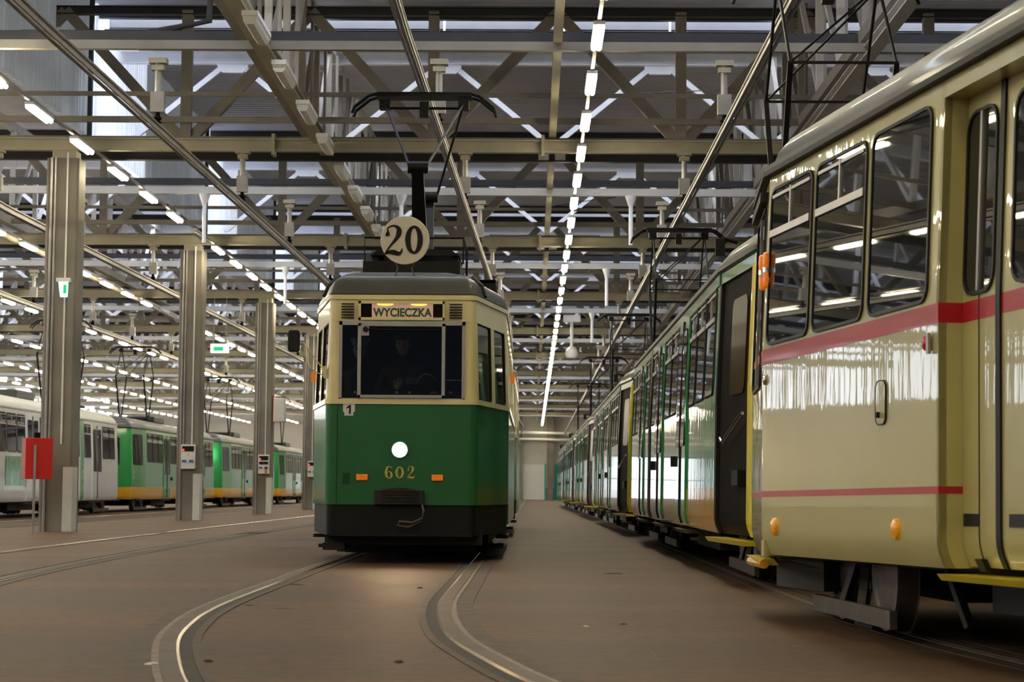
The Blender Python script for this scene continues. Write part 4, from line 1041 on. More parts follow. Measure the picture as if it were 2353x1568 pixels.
MB().box(-1.262, -1.248, -1.66, -1.63, 1.46, 1.56).build('button_plate', M['alu'], ct)
mb = MB(); co.pane(mb, cl(-1.02), cl(-0.88), 1.15, 1.37, 0.04, 0.008, 0.01); h = mb.build('side_hatch', M['cream'], ct)
mb = MB(); co.ring(mb, cl(-1.02), cl(-0.88), 1.15, 1.37, 0.04, 0.006, 0.010, 0.012); mb.build('hatch_rim', M['rubber'], h)
MB().box(-1.275, -1.258, -0.965, -0.935, 1.18, 1.21).build('hatch_lock', M['black'], h)
# end-corner indicator cluster
for dy, dx in ((1.12, 0.06), (1.27, 0.03)):
    mb = MB(); c = co.pos(cl(dy), 2.2, 0.022)
    for zz in (2.135, 2.255): mb.lathe((c.x, c.y, zz), [(0.01, -0.052), (0.02, -0.044), (0.024, 0), (0.02, 0.044), (0.01, 0.052)], n=14)
    k = mb.build('indicator_lamp', M['amber'], ct, smooth=True)
    MB().cyl((c.x, c.y, 2.18), (c.x, c.y, 2.21), 0.025, 12).build('lamp_band', M['chrome'], k, smooth=True)
a = co.pos(cl(1.16), 0.44, 0.02)
MB().box(a.x - 0.02, a.x + 0.12, a.y - 0.02, a.y + 0.04, 0.42, 0.52).build('coupler_bracket', M['cream'], ct)
MB().cyl((-1.22, 1.25, 0.37), (-1.1, 1.95, 0.37), 0.03, 10).build('corner_pipe', M['yellow'], ct, smooth=True)
MB().box(-0.95, 0.95, CN + 0.5, CF - 0.5, 0.4, 0.5).box(-0.8, 0.8, -3.5, -1.3, 0.2, 0.42).box(-0.85, 0.85, 1.2, 2.2, 0.2, 0.42).box(1.02, 1.16, CN + 0.8, CF - 0.8, 0.025, 0.45).bar((-0.95, -1.1, 0.42), (-0.9, -1.25, 0.12), 0.05, 0.03).build('underframe', M['under'], ct)  # includes a long far-side box added to block light beneath the body
bg = bogie(ct, 0.42, R(-7.4)); bg.location.x = 0.02
bogie(ct, -5.0, 0.1)
pantograph(ct, -4.0)

# ================================================================== OLD TRAM 602
def old_tram(y, front):
    w_, L_ = 1.15, 11.0
    lab = 'old two-tone tram facing the camera, cream above green, headlight on, numbered 602' if front else 'green and cream trailer car coupled behind the old lit tram, mostly hidden'
    t = thing('old_tram' if front else 'tram_trailer', lab, 'tram', (-1.437, y, 0))
    F = 0.822
    pts = [(-w_, 1.8), (-w_, L_ - 1.8), (-F, L_), (F, L_), (w_, L_ - 1.8), (w_, 1.8), (F, 0), (-F, 0)]
    o = Outline(pts, [0.15, 0.15, 0.1, 0.1, 0.15, 0.15, 0.1, 0.1], 4)
    o.lean = lambda z: 0.03 * max(0, z - 1.745)
    pl = lambda q_: o.param(q_, -1); pr = lambda q_: o.param(q_, 1); px = lambda q_: o.param_x(q_)
    mb = MB(); o.skin(mb, 0, None, 0.64, 1.745, 0, 0.04); mb.build('lower_body', M['green'], t, smooth=True)
    mb = MB(); o.skin(mb, pr(1.9), pl(1.9), 0.31, 0.64, -0.02, 0.04); mb.build('front_apron', M['black'], t, smooth=True)
    for sd in (-1, 1):
        ta, tb = sorted((o.param(2.0, sd), o.param(L_ - 2.0, sd)))
        mb = MB(); o.skin(mb, ta, tb, 0.40, 0.64, 0, 0.03); mb.build('side_skirt', M['green'], t)
    mb = MB(); o.skin(mb, 0, None, 1.735, 1.79, 0.014, 0.05); mb.build('waist_rail', M['cream2'], t, smooth=True)
    mb = MB(); o.skin(mb, 0, None, 2.64, 2.93, 0, 0.04); mb.build('fascia', M['cream2'], t, smooth=True)
    mb = MB(); o.skin(mb, 0, None, 2.885, 2.935, 0.015, 0.02); mb.build('cornice', M['cream2'], t, smooth=True)
    # pillars between windows
    def pillar(t0, t1): 
        mb = MB(); o.skin(mb, t0, t1, 1.78, 2.65, 0, 0.05); mb.build('pillar', M['cream2'], t, smooth=True)
    c1 = px(0.685); c2 = px(-0.685)
    # right front corner: from the right side to the front window
    def sidewin(sd, y0, y1, name='side_window', mt_='glass_dim'):
        ta, tb = sorted((o.param(y0, sd), o.param(y1, sd)))
        mb = MB(); o.skin(mb, ta - 0.01, tb + 0.01, 1.78, 2.65, -0.02, 0.008); g = mb.build(name, M[mt_], t)
        mb = MB(); o.ring(mb, ta + 0.012, tb - 0.012, 1.80, 2.63, 0.05, 0.012, -0.005, 0.02); mb.build('window_frame', M['rubber'], g)
    ends = [0.0]
    wins = [(0.12, 0.86), (1.02, 1.66), (1.95, 2.75), (2.95, 4.15), (4.3, 5.5), (5.65, 6.85), (7.0, 8.1), (8.3, 9.05), (9.35, 9.95), (10.15, 10.85)]
    for sd in (-1, 1):
        prev = None
        for i, (a, b) in enumerate(wins):
            sidewin(sd, a, b)
            if prev is not None:
                ta, tb = (o.param(prev, sd), o.param(a, sd)) if sd < 0 else (o.param(a, sd), o.param(prev, sd)); pillar(ta, tb)
            prev = b
    pillar(o.param(0.12, 1), px(0.685)); pillar(px(-0.685), o.param(0.12, -1))
    # rear wall
    def pxf(x): return o.param_x(x, False)
    mb = MB(); o.skin(mb, o.param(10.85, -1), o.param(10.85, 1), 1.78, 2.65, 0, 0.04); mb.build('rear_wall', M['cream2'], t, smooth=True)
    mb = MB(); o.roof(mb, [(0.0, 2.93), (-0.01, 2.95), (0.015, 3.02), (0.05, 3.09), (0.11, 3.14), (0.22, 3.185), (0.45, 3.23), (0.8, 3.25)], w_, L_ / 2, L_ / 2); mb.build('roof', M['roofgrey'], t, smooth=True)
    mb = MB()
    mb.tube([(-0.9, 0.35, 2.95), (-0.86, 0.45, 3.08), (-0.75, 0.6, 3.2)], 0.02)
    mb.tube([(0.9, 0.35, 2.95), (0.86, 0.45, 3.08), (0.75, 0.6, 3.2)], 0.02).build('roof_cable', M['black'], t)
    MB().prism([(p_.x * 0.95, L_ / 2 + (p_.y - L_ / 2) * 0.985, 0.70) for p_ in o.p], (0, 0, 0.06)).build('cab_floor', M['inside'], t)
    # front face
    y0 = -0.0
    mb = MB(); mb.box(-0.69, -0.655, -0.012, 0.03, 1.79, 2.64).box(0.655, 0.69, -0.012, 0.03, 1.79, 2.64).box(-0.69, 0.69, -0.012, 0.03, 2.6, 2.645).box(-0.69, 0.69, -0.012, 0.03, 1.785, 1.80)
    fr = mb.build('windscreen_surround', M['alu'], t)
    mb = MB().box(-0.485, -0.445, -0.03, 0.01, 1.80, 2.62).box(0.435, 0.475, -0.03, 0.01, 1.80, 2.62).box(-0.485, 0.475, -0.03, 0.01, 2.585, 2.62).box(-0.485, 0.475, -0.03, 0.01, 1.80, 1.835)
    if front: mb.box(-0.445, -0.36, -0.03, 0.0, 2.48, 2.585)
    mb.build('windscreen_frame', M['alu'], t, bevel=0.004)
    for a, b in ((-0.66, -0.48), (-0.45, 0.44), (0.47, 0.66)):
        MB().box(a, b, -0.008, 0.0, 1.79, 2.61).build('windscreen_pane', M['glass'], t)
    # destination box
    MB().box(-0.48, 0.46, -0.022, 0.0, 2.835, 2.865).box(-0.48, 0.46, -0.022, 0.0, 2.655, 2.685).box(-0.48, -0.455, -0.022, 0.0, 2.655, 2.865).box(0.44, 0.46, -0.022, 0.0, 2.655, 2.865).build('destination_frame', M['cream2'], t)
    if front:
        MB().box(-0.455, 0.44, -0.008, -0.003, 2.685, 2.835).build('destination_box', M['brownpanel'], t)
        bl = MB().box(-0.335, 0.335, -0.011, -0.008, 2.685, 2.835).build('destination_blind', M['blind'], t, label='pinkish backlit blind reading WYCIECZKA')
        text('destination_lettering', 'WYCIECZKA', 0.125, M['lettergreen'], t, (0.0, -0.014, 2.735), (R(90), 0, 0), 0.645, 0.001, 0.0045)
        for bx in (-0.19, 0.18):
            MB().prism([(bx + 0.09 * math.cos(a), -0.0155, 2.832 + 0.016 * math.sin(a)) for a in [math.pi * (1 + k / 8) for k in range(9)]], (0, 0.004, 0)).build('blind_bulb', M['bulb'], t)
        for cx_, dz in ((-0.60, 0), (0.585, 0)):
            mb = MB()
            for k in range(6): mb.box(cx_ - 0.07, cx_ + 0.07, -0.004, 0.01, 2.675 + 0.03 * k, 2.689 + 0.03 * k)
            mb.build('vent_louvre', M['black'], t)
        # plate 1
        pz = 1.60
        MB().prism([(-0.638, -0.006, 1.742), (-0.508, -0.006, 1.742), (-0.508, -0.006, 1.655), (-0.525, -0.006, 1.64), (-0.525, -0.006, 1.607), (-0.622, -0.006, 1.607), (-0.622, -0.006, 1.64), (-0.638, -0.006, 1.655)], (0, 0.004, 0)).build('number_plate', M['sign_white'], t)
        MB().prism([(-0.573 + a_, -0.0085, 1.672 + b_) for a_, b_ in ((0.002, -0.047), (0.021, -0.047), (0.021, 0.05), (0.006, 0.05), (-0.026, 0.026), (-0.026, 0.008), (0.002, 0.024))], (0, 0.003, 0)).build('plate_numeral', M['black'], t)
        # headlight
        hl = MB().lathe((-0.013, -0.02, 1.238), [(0.0001, -0.012), (0.05, -0.010), (0.082, 0.0), (0.082, 0.02)], axis=1, n=32).build('headlight', M['headlight'], t, label='round glowing headlight', smooth=True)
        MB().lathe((-0.013, 0.0, 1.238), [(0.082, -0.02), (0.094, -0.02), (0.098, 0.0), (0.082, 0.0)], axis=1, n=32).build('headlight_rim', M['green'], hl, smooth=True)
        for ix, iw in ((-0.42, 0.062), (0.40, 0.062)):
            MB().box(ix - iw, ix + iw, -0.03, 0.0, 0.905, 0.97).build('indicator_lamp', M['amber'], t, bevel=0.008)
        mb = MB()
        for k in range(7): mb.box(-0.635, -0.555, -0.005, 0.0, 0.865 + 0.018 * k, 0.872 + 0.018 * k)
        mb.build('small_vent', M['black'], t)
        # coupler cover
        mb = MB(); vs = []
        n = 10
        prof = [(-0.28, 0.64), (-0.28, 0.80)] + [(-0.2 + 0.38 * k / n, 0.805 + 0.03 * math.sin(math.pi * k / n)) for k in range(n + 1)] + [(0.26, 0.80), (0.26, 0.64)]
        MB().prism([(a, -0.06, b) for a, b in prof], (0, 0.06, 0)).build('coupler_cover', M['under'], t, bevel=0.01)
        mb = MB()
        for k in range(4): mb.bar((-0.2, -0.063, 0.68 + 0.035 * k), (0.2, -0.063, 0.68 + 0.035 * k), 0.006, 0.012)
        mb.build('coupler_rib', M['black'], t)
        MB().tube([(0.24, -0.06, 0.64), (0.26, -0.12, 0.58), (0.25, -0.13, 0.5), (0.15, -0.14, 0.45), (0.0, -0.14, 0.46), (-0.03, -0.13, 0.42), (0.1, -0.13, 0.40), (0.24, -0.12, 0.47)], 0.014).build('coupling_hose', M['bogie'], t, smooth=True)
        # seams and corner beads
        MB().box(-0.7, -0.695, -0.004, 0.0, 0.64, 1.74).box(-0.78, 0.78, -0.03, 0.0, 0.30, 0.33).build('panel_bead', M['black'], t)
        # wiper
        MB().cyl((-0.40, -0.06, 2.55), (-0.40, -0.03, 2.55), 0.03, 12).bar((-0.40, -0.05, 2.55), (0.38, -0.05, 2.545), 0.008, 0.012).build('wiper', M['black'], t)
        # mirrors
        mr = MB().tube([(-0.86, 0.12, 2.10), (-0.99, 0.0, 2.28), (-1.08, 0.0, 2.40), (-1.17, 0.0, 2.405)], 0.008).tube([(-0.86, 0.12, 2.04), (-1.0, 0.0, 2.12), (-1.07, 0.0, 2.3), (-1.06, 0.0, 2.385)], 0.006).tube([(-0.83, 0.06, 2.02), (-0.86, 0.05, 2.15)], 0.03).build('mirror_arm', M['cream2'], t, smooth=True)
        mm = MB(); pts_ = []
        for (ctx, ctz, a0) in ((0.035, 0.085, 0), (-0.035, 0.085, 90), (-0.035, -0.085, 180), (0.035, -0.085, 270)):
            for k in range(5): 
                a = R(a0 + 22.5 * k); pts_.append((-1.185 + ctx + 0.03 * math.cos(a), -0.03, 2.42 + ctz + 0.035 * math.sin(a)))
        mm.prism(pts_, (0, 0.05, 0)).build('wing_mirror', M['rubber'], t, bevel=0.012)
        for sx in (-1, 1):
            MB().box(sx * 1.19 - 0.025, sx * 1.19 + 0.025, 2.0, 2.06, 2.08, 2.2).build('side_indicator', M['amber'], t)
        # disc 20
        dm = MB().lathe((0.015, 0.06, 3.545), [(0.0001, -0.004), (0.265, -0.004), (0.27, 0.004), (0.265, 0.012), (0.0001, 0.012)], axis=1, n=56).build('route_disc', M['discwhite'], t, label='round cream disc with the number 20', smooth=True)
        for nm, strokes, x0_, z0_ in (('disc_numeral', TWO, -0.105, 3.54), ('disc_numeral', None, 0.11, 3.55)):
            mb = MB()
            if strokes: stroke(mb, strokes, (x0_, 0.0525, z0_), 0.345, 0.003)
            else: zero(mb, (x0_ + 0.005, 0.0525, z0_), 0.098, 0.158, 0.038, 0.128, 0.003)
            mb.build(nm, M['black'], dm)
        for bx, bd in ((-0.09, 0.03), (0.12, -0.03)):
            MB().tube([(bx, 0.08, 3.3), (bx + bd, 0.08, 3.24), (bx, 0.08, 3.15)], 0.008).build('disc_bracket', M['bogie'], t, smooth=True)
        # number 602
        for k, (shape, cx_) in enumerate(((SIX, -0.13), (None, -0.012), (TWO, 0.112))):
            mb = MB()
            if shape is None: zero(mb, (cx_, -0.003, 0.992), 0.047, 0.064, 0.021, 0.051, 0.002)
            else: stroke(mb, shape, (cx_, -0.003, 0.992), 0.138, 0.002)
            mb.build('fleet_numeral', M['numyellow'], t)
        # interior
        MB().box(-1.0, 1.0, 2.3, 2.34, 0.76, 2.9).build('cab_partition', M['inside'], t)  # dark screen added to keep the cab black behind the glass
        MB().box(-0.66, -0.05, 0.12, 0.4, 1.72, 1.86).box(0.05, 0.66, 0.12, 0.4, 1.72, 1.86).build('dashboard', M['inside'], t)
        mb = MB()
        for kx in (-0.52, -0.06, 0.08, 0.53): mb.cyl((kx, 0.1, 1.87), (kx, 0.12, 1.87), 0.014, 10)
        mb.build('dash_knob', M['white_plastic'], t)
        mb = MB(); mb.tube([(0.25 + 0.1 * math.cos(a), 0.42, 1.99 + 0.1 * math.sin(a)) for a in [R(20 + 14 * k) for k in range(12)]], 0.008).build('brake_wheel', M['alu'], t, smooth=True)
        MB().box(0.475, 0.66, 0.06, 0.07, 2.0, 2.01).build('grab_rail', M['alu'], t)
        MB().box(0.90, 0.915, 1.2, 1.42, 1.95, 2.15).build('lit_screen', M['bluescr'], t, label='small blue glowing screen')
    # running gear
    for yy in (3.9, 7.1):
        for sx in (-1, 1):
            wheelset(t, sx * 0.80, yy, 0.36)
    mb = MB().box(-0.9, 0.9, 0.7, L_ - 0.7, 0.42, 0.69).box(-0.9, -0.75, 2.6, 8.4, 0.14, 0.4).box(0.75, 0.9, 2.6, 8.4, 0.14, 0.4)
    mb.box(-0.78, 0.78, 1.0, 1.08, 0.1, 0.42).box(-0.3, 0.3, 3, 8, 0.12, 0.5).box(0.35, 0.7, 2, 3, 0.2, 0.5)
    mb.box(-0.72, -0.35, 2.2, 2.4, 0.12, 0.5).box(-0.12, 0.3, 2.2, 2.4, 0.12, 0.5).box(-0.78, 0.78, 2.0, 2.1, 0.06, 0.12)
    mb.build('underframe', M['under'], t)
    MB().box(-0.85, 0.88, 0.3, 0.5, 0.2, 0.36).box(-0.86, -0.62, 0.2, 0.7, 0.14, 0.22).build('lifeguard', M['under'], t)
    for sd in (-1, 1):
        MB().box(sd * 1.08 - 0.07, sd * 1.08 + 0.07, 1.9, 2.8, 0.24, 0.28).box(sd * 1.0 - 0.09, sd * 1.0 + 0.09, 1.9, 2.7, 0.12, 0.16).build('boarding_step', M['under'], t)
    if front:
        MB().box(-0.57, 0.57, 1.5, 3.3, 3.24, 3.48).build('resistor_box', M['black'], t)
        MB().box(-0.52, -0.45, 2.2, 3.1, 3.48, 3.66).box(0.45, 0.52, 2.2, 3.1, 3.48, 3.66).prism([(-0.54, 2.1, 3.62), (0.54, 2.1, 3.62), (0.45, 2.1, 3.68), (0, 2.1, 3.71), (-0.45, 2.1, 3.68)], (0, 1.1, 0)).build('resistor_hood', M['black'], t)
        MB().tube([(-0.56, 1.6, 3.46), (-0.56, 1.6, 3.77), (0.6, 1.6, 3.77), (0.6, 1.6, 3.46)], 0.014).tube([(0.6, 2.9, 3.46), (0.6, 2.9, 3.77), (0.6, 1.6, 3.77)], 0.014).build('guard_rail', M['black'], t)
        for sd in (-1, 1):
            MB().box(sd * 0.82 - 0.16, sd * 0.82 + 0.16, 1.9, 5.6, 3.27, 3.31).box(sd * 0.82 - 0.16, sd * 0.82 + 0.16, 1.9, 1.94, 3.15, 3.3).build('roof_walkway', M['black'], t)
        pantograph(t, 3.85, 3.28, 5.93, False, 4.77, 1.25)
    return t

# numeral strokes: (x, z, width) along the centre line, in a unit-high box
TWO = [(-0.27, 0.22, 0.10), (-0.20, 0.20, 0.13), (-0.20, 0.30, 0.06), (-0.21, 0.38, 0.045), (-0.12, 0.455, 0.05), (0.02, 0.47, 0.07), (0.14, 0.38, 0.14), (0.15, 0.23, 0.17), (0.08, 0.08, 0.12), (-0.06, -0.10, 0.07), (-0.2, -0.28, 0.05), (-0.27, -0.42, 0.05)]
TWO_FOOT = [(-0.29, -0.43, 0.05), (-0.15, -0.37, 0.12), (0.0, -0.38, 0.16), (0.14, -0.42, 0.13), (0.23, -0.36, 0.07), (0.26, -0.25, 0.04)]
SIX = [(0.24, 0.34, 0.10), (0.14, 0.43, 0.06), (0.0, 0.45, 0.07), (-0.13, 0.36, 0.13), (-0.20, 0.18, 0.17), (-0.22, -0.05, 0.18), (-0.17, -0.28, 0.16), (-0.05, -0.43, 0.08), (0.06, -0.45, 0.06), (0.19, -0.35, 0.14), (0.22, -0.18, 0.17), (0.17, -0.02, 0.13), (0.05, 0.06, 0.06), (-0.08, 0.03, 0.05), (-0.16, -0.06, 0.05)]
def stroke(mb, pts, c, h, th):
    def one(P):
        n = 5; C = []
        for i in range(len(P) - 1):
            p0 = P[max(i - 1, 0)]; p1 = P[i]; p2 = P[i + 1]; p3 = P[min(i + 2, len(P) - 1)]
            for k in range(n):
                t_ = k / n
                C.append(tuple(0.5 * ((2 * p1[j]) + (p2[j] - p0[j]) * t_ + (2 * p0[j] - 5 * p1[j] + 4 * p2[j] - p3[j]) * t_ ** 2 + (3 * p1[j] - p0[j] - 3 * p2[j] + p3[j]) * t_ ** 3) for j in range(3)))
        C.append(P[-1]); vs = []
        for i, (x, z, w0) in enumerate(C):
            a = C[max(i - 1, 0)]; b = C[min(i + 1, len(C) - 1)]; d = Vector((b[0] - a[0], b[1] - a[1])); d = d.normalized() if d.length > 1e-6 else Vector((1, 0)); nn = Vector((-d.y, d.x)) * w0 / 2
            for sg in (1, -1):
                for yy in (0, th): vs.append((c[0] + (x + sg * nn.x) * h, c[1] + yy - th, c[2] + (z + sg * nn.y) * h))
        fs = []
        for i in range(len(C) - 1):
            a = i * 4; b = a + 4
            fs += [(a, a + 2, b + 2, b), (a + 1, b + 1, b + 3, a + 3), (a, b, b + 1, a + 1), (a + 2, a + 3, b + 3, b + 2)]
        fs += [(0, 1, 3, 2), (len(vs) - 4, len(vs) - 2, len(vs) - 1, len(vs) - 3)]
        mb.add(vs, fs)
    one(pts)
    if pts is TWO: one(TWO_FOOT)
def zero(mb, c, rx, rz_, ix, iz, th, n=40):
    vs = []
    for yy in (0, th):
        for (a_, b_) in ((rx, rz_), (ix, iz)):
            for k in range(n):
                a = 2 * math.pi * k / n; vs.append((c[0] + a_ * math.cos(a), c[1] + yy - th, c[2] + b_ * math.sin(a)))
    fs = []
    for k in range(n):
        j = (k + 1) % n
        fs += [(k, j, n + j, n + k), (2 * n + k, 3 * n + k, 3 * n + j, 2 * n + j), (k, 2 * n + k, 2 * n + j, j), (n + k, n + j, 3 * n + j, 3 * n + k)]
    mb.add(vs, fs)

old = old_tram(21.7, True)
trl = old_tram(33.4, False)
sp = bpy.data.lights.new('headlight_beam', 'SPOT'); sp.energy = 38; sp.color = (1, 0.66, 0.36); sp.spot_size = R(70); sp.spot_blend = 0.8; sp.shadow_soft_size = 0.07
so = bpy.data.objects.new('headlight_beam', sp); COL.objects.link(so); so.parent = old; so.location = (-0.013, -0.06, 1.238); so.rotation_euler = (R(-70), 0, 0)

# ================================================================== PEOPLE IN THE CAB
def skinned(name, chains, material, parent, loc=(0, 0, 0), sub=2):
    """chains: list of lists of (x,y,z,r); the first vertex of a later chain may be an index into the vertices so far"""
    vs = []; es = []; rs = []
    for ch in chains:
        prev = None
        for it in ch:
            if isinstance(it, int): prev = it; continue
            vs.append(it[:3]); rs.append(it[3]); i = len(vs) - 1
            if prev is not None: es.append((prev, i))
            prev = i
    me = bpy.data.meshes.new(name); me.from_pydata(vs, es, []); me.materials.append(material)
    o = bpy.data.objects.new(name, me); COL.objects.link(o); o.parent = parent; o.location = loc
    md = o.modifiers.new('skin', 'SKIN'); md.use_smooth_shade = True
    for i, r_ in enumerate(rs): me.skin_vertices[0].data[i].radius = (r_, r_)
    me.skin_vertices[0].data[0].use_root = True
    sb = o.modifiers.new('sub', 'SUBSURF'); sb.levels = sub; sb.render_levels = sub
    return o
def head(parent, c, yaw=0):
    """egg-shaped head with brow, nose, chin; face toward -y"""
    mb = MB(); n = 24; m_ = 16; vs = []
    for j in range(m_ + 1):
        v = math.pi * j / m_; z = math.cos(v)
        for i in range(n):
            a = 2 * math.pi * i / n; x = math.sin(v) * math.sin(a); y = -math.sin(v) * math.cos(a)
            sx = 0.075 * (1 - 0.22 * max(0, -z)); px_, py_, pz_ = x * sx, y * 0.095, z * 0.118
            f = max(0, -y)  # facing
            if f > 0.8 and abs(x) < 0.3:
                py_ -= 0.024 * max(0, 1 - abs(x) / 0.28) * max(0, 1 - abs(pz_ + 0.012) / 0.035)      # nose
                py_ += 0.005 * max(0, 1 - abs(pz_ + 0.052) / 0.012)                               # mouth
            if f > 0.6 and 0.18 < abs(x) < 0.6: py_ += 0.013 * max(0, 1 - abs(pz_ - 0.015) / 0.02)   # eye sockets
            if f > 0.6: py_ -= 0.006 * max(0, 1 - abs(pz_ - 0.04) / 0.015) + 0.012 * max(0, 1 - abs(pz_ + 0.09) / 0.03)
            ca, sa = math.cos(yaw), math.sin(yaw)
            vs.append((c[0] + px_ * ca - py_ * sa, c[1] + px_ * sa + py_ * ca, c[2] + pz_))
    fs = [(j * n + i, j * n + (i + 1) % n, (j + 1) * n + (i + 1) % n, (j + 1) * n + i) for j in range(m_) for i in range(n)]
    mb.add(vs, fs)
    o = mb.build('head', M['skin'], parent, smooth=True)
    for sx in (-1, 1):
        MB().lathe((c[0] + sx * 0.078, c[1] + 0.01, c[2] - 0.005), [(0.003, -0.006), (0.026, -0.004), (0.028, 0.004), (0.004, 0.008)], axis=0, n=12).build('ear', M['skin'], o, smooth=True)
        MB().lathe((c[0] + sx * 0.03, c[1] - 0.083, c[2] + 0.015), [(0.001, -0.006), (0.009, -0.004), (0.01, 0.004)], axis=1, n=12).build('eye', M['hair'], o, smooth=True)
    return o
def cap_on(parent, c, mt_):
    mb = MB(); mb.lathe((c[0], c[1] + 0.012, c[2] + 0.045), [(0.088, 0.0), (0.093, 0.03), (0.118, 0.06), (0.112, 0.082), (0.05, 0.095), (0.001, 0.096)], n=24)
    mb.prism([(c[0] + 0.08 * math.cos(a), c[1] - 0.05 + 0.095 * math.sin(a), c[2] + 0.045) for a in [math.pi * (1 + k / 10) for k in range(11)]], (0, 0, 0.006))
    return mb.build('cap', mt_, parent, smooth=True)
def hand(parent, c, dirs, name='hand', s=1.0):
    """palm at c with five bent fingers; dirs = (finger direction, palm side direction, palm normal)"""
    f, sd, nm = [Vector(v).normalized() for v in dirs]; c = Vector(c)
    ch = [[tuple(c - f * 0.05 * s) + (0.022 * s,), tuple(c) + (0.030 * s,), tuple(c + f * 0.035 * s) + (0.030 * s,)]]
    idx = 2
    for k, (o_, ln) in enumerate(((-0.030, 0.062), (-0.010, 0.074), (0.010, 0.070), (0.028, 0.055))):
        b0 = c + f * 0.04 * s + sd * o_ * s
        p1 = b0 + f * ln * 0.5 * s + nm * 0.008 * s; p2 = p1 + (f * 0.55 + nm * 0.8).normalized() * ln * 0.35 * s; p3 = p2 + (nm * 1.0 - f * 0.3).normalized() * ln * 0.28 * s
        ch.append([1 if False else 2, tuple(b0) + (0.0095 * s,), tuple(p1) + (0.009 * s,), tuple(p2) + (0.0085 * s,), tuple(p3) + (0.007 * s,)])
    b0 = c - sd * 0.028 * s
    ch.append([1, tuple(b0 - sd * 0.012 * s + f * 0.005 * s) + (0.011 * s,), tuple(b0 - sd * 0.03 * s + f * 0.03 * s + nm * 0.012 * s) + (0.0095 * s,), tuple(b0 - sd * 0.025 * s + f * 0.055 * s + nm * 0.03 * s) + (0.008 * s,)])
    return skinned(name, ch, M['skin'], parent, sub=1)
def driver():
    # Empty on the cab floor; the figure stands at the controls
    t = thing('person', 'tram driver in dark uniform and cap behind the windscreen, one hand raised', 'person', (-1.437, 21.7 + 0.85, 0.76))
    X = -0.05
    body = skinned('body', [[(X, 0.1, 0.86, 0.15), (X, 0.08, 1.05, 0.15), (X, 0.07, 1.25, 0.17), (X, 0.06, 1.40, 0.15), (X, 0.05, 1.49, 0.06), (X, 0.04, 1.56, 0.055)],
        [3, (X - 0.19, 0.06, 1.40, 0.07), (X - 0.27, 0.0, 1.18, 0.055), (X - 0.25, -0.16, 1.10, 0.045), (X - 0.1, -0.26, 1.16, 0.035)],
        [3, (X + 0.19, 0.06, 1.40, 0.07), (X + 0.28, 0.0, 1.20, 0.055), (X + 0.33, -0.2, 1.14, 0.045), (X + 0.36, -0.36, 1.12, 0.035)],
        [0, (X - 0.1, 0.1, 0.74, 0.10), (X - 0.11, 0.08, 0.42, 0.075), (X - 0.11, 0.12, 0.08, 0.05), (X - 0.11, 0.0, 0.04, 0.04)],
        [0, (X + 0.1, 0.1, 0.74, 0.10), (X + 0.11, 0.08, 0.42, 0.075), (X + 0.11, 0.12, 0.08, 0.05), (X + 0.11, 0.0, 0.04, 0.04)]], M['cloth'], t)
    hd = head(t, (X, 0.0, 1.68)); cap_on(t, (X, 0.0, 1.69), M['hair'])
    hand(t, (X - 0.03, -0.30, 1.20), ((0.35, -0.1, 0.9), (0.9, 0.1, -0.3), (0.1, -1, 0.1)))
    hand(t, (X + 0.38, -0.42, 1.115), ((0.2, -1, -0.1), (1, 0.2, 0), (0, -0.1, -1)))
    mb = MB()
    for k in range(3): mb.tube([(X + 0.04 + 0.0 * k, -0.1, 1.29 - 0.025 * k), (X + 0.1, -0.115, 1.30 - 0.025 * k), (X + 0.18, -0.09, 1.295 - 0.025 * k)], 0.0045, 6)
    mb.build('jacket_stripe', M['cap'], t)
def passenger():
    t = thing('person', 'standing figure in pale cap at the side pane behind the windscreen, mostly in shadow', 'person', (-1.437 - 0.58, 21.7 + 1.35, 0.76))
    skinned('body', [[(0, 0.1, 0.86, 0.14), (0, 0.09, 1.1, 0.14), (0, 0.08, 1.36, 0.15), (0, 0.06, 1.45, 0.06), (0, 0.05, 1.56, 0.05)],
        [2, (-0.18, 0.08, 1.36, 0.07), (-0.22, 0.1, 1.1, 0.05), (-0.18, -0.02, 0.9, 0.04)], [2, (0.18, 0.08, 1.36, 0.07), (0.22, 0.1, 1.1, 0.05), (0.18, -0.02, 0.9, 0.04)],
        [0, (-0.1, 0.1, 0.74, 0.10), (-0.1, 0.08, 0.42, 0.07), (-0.1, 0.12, 0.08, 0.05), (-0.1, 0.0, 0.04, 0.04)], [0, (0.1, 0.1, 0.74, 0.10), (0.1, 0.08, 0.42, 0.07), (0.1, 0.12, 0.08, 0.05), (0.1, 0.0, 0.04, 0.04)]], M['cloth'], t)
    head(t, (0, 0.0, 1.66), 0.3); cap_on(t, (0, 0.0, 1.67), M['cap'])
    hand(t, (-0.16, -0.06, 0.86), ((0.1, -0.5, -0.8), (1, 0, 0), (0, 0.9, -0.4))); hand(t, (0.16, -0.06, 0.86), ((-0.1, -0.5, -0.8), (-1, 0, 0), (0, 0.9, -0.4)))
driver(); passenger()

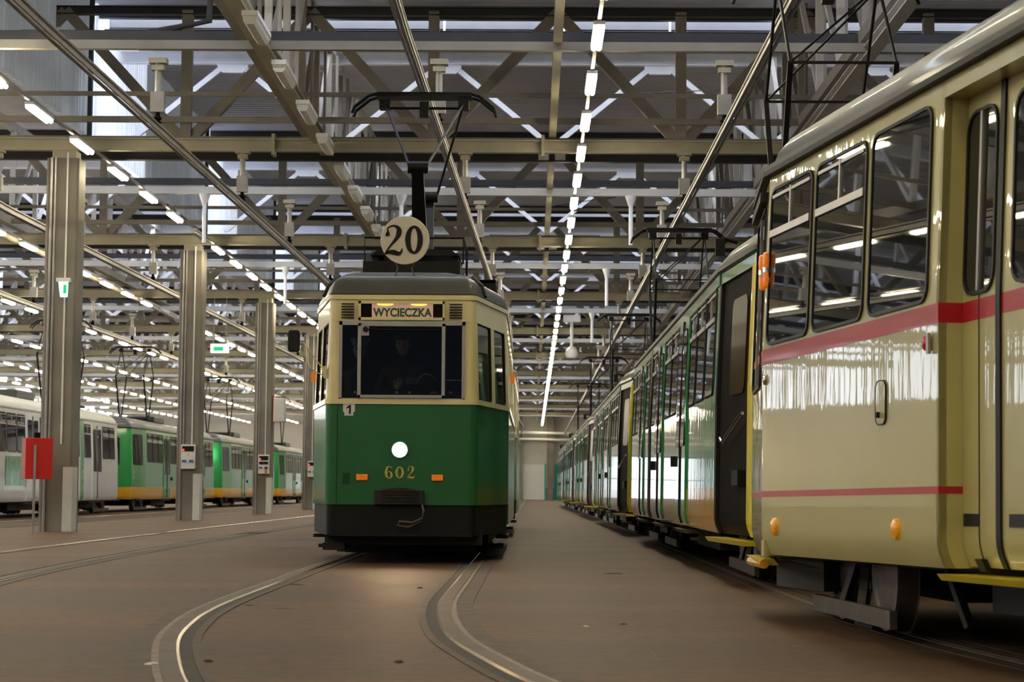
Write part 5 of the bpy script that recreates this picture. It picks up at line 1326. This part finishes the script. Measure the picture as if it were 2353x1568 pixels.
# ================================================================== LITTER ON THE FLOOR
def clump(x, y, s_, mt_, name, lab, cat, flat=0.35, lx=1.0):
    mb = MB(); n = 8; vs = [(0, 0, s_ * flat)]
    for r_, h in ((0.6, 0.8), (1.0, 0.05)):
        for k in range(n):
            a = 2 * math.pi * k / n; q_ = r_ * random.uniform(0.7, 1.15)
            vs.append((s_ * q_ * math.cos(a) * lx, s_ * q_ * math.sin(a), s_ * flat * h * random.uniform(0.7, 1) if r_ < 1 else 0.0))
    fs = [(0, 1 + k, 1 + (k + 1) % n) for k in range(n)] + [(1 + k, n + 1 + k, n + 1 + (k + 1) % n, 1 + (k + 1) % n) for k in range(n)] + [tuple(range(n + 1, 2 * n + 1))[::-1]]
    mb.add(vs, fs); return tag(mb.build(name, mt_, loc=(x, y, 0.001)), lab, cat)
clump(-1.66, 13.45, 0.045, M['leaf'], 'dry_leaf', 'long thin dark leaf lying on the floor between the curving rails', 'leaf', 0.12, 2.0)
clump(-1.95, 13.8, 0.03, M['leaf'], 'dry_leaf', 'small dark leaf scrap beside the long leaf between the rails', 'leaf', 0.2, 1.6)
clump(-0.92, 16.4, 0.03, M['groove'], 'dirt_crumb', 'dark crumb on the floor in front of the old tram', 'dirt')
clump(-0.55, 16.2, 0.025, M['groove'], 'dirt_crumb', 'dark crumb touching the right rail in front of the old tram', 'dirt')
clump(-2.0, 16.8, 0.05, M['groove'], 'dirt_crumb', 'flat dark dirt patch beside the left rail in front of the old tram', 'dirt', 0.2, 2.2)
clump(0.55, 12.1, 0.03, M['groove'], 'dirt_crumb', 'dark crumb alone in the aisle right of the curving rail', 'dirt')
clump(0.32, 11.9, 0.02, M['paper'], 'paper_scrap', 'tiny pale scrap in the aisle beside the curving rail', 'paper')
clump(-1.72, 9.1, 0.045, M['paper'], 'paper_scrap', 'crumpled pale scraps lying in the groove of the left rail near the camera', 'paper', 0.3)
clump(-1.5, 9.3, 0.03, M['groove'], 'dirt_crumb', 'black pebble next to the left rail near the camera', 'dirt')
clump(-0.62, 9.35, 0.03, M['groove'], 'dirt_crumb', 'dark crumb near the bottom between the rails', 'dirt')
clump(0.8, 19.5, 0.09, M['groove'], 'dirt_crumb', 'larger dark dirt spot on the aisle floor beside the old tram', 'dirt', 0.15, 1.4)
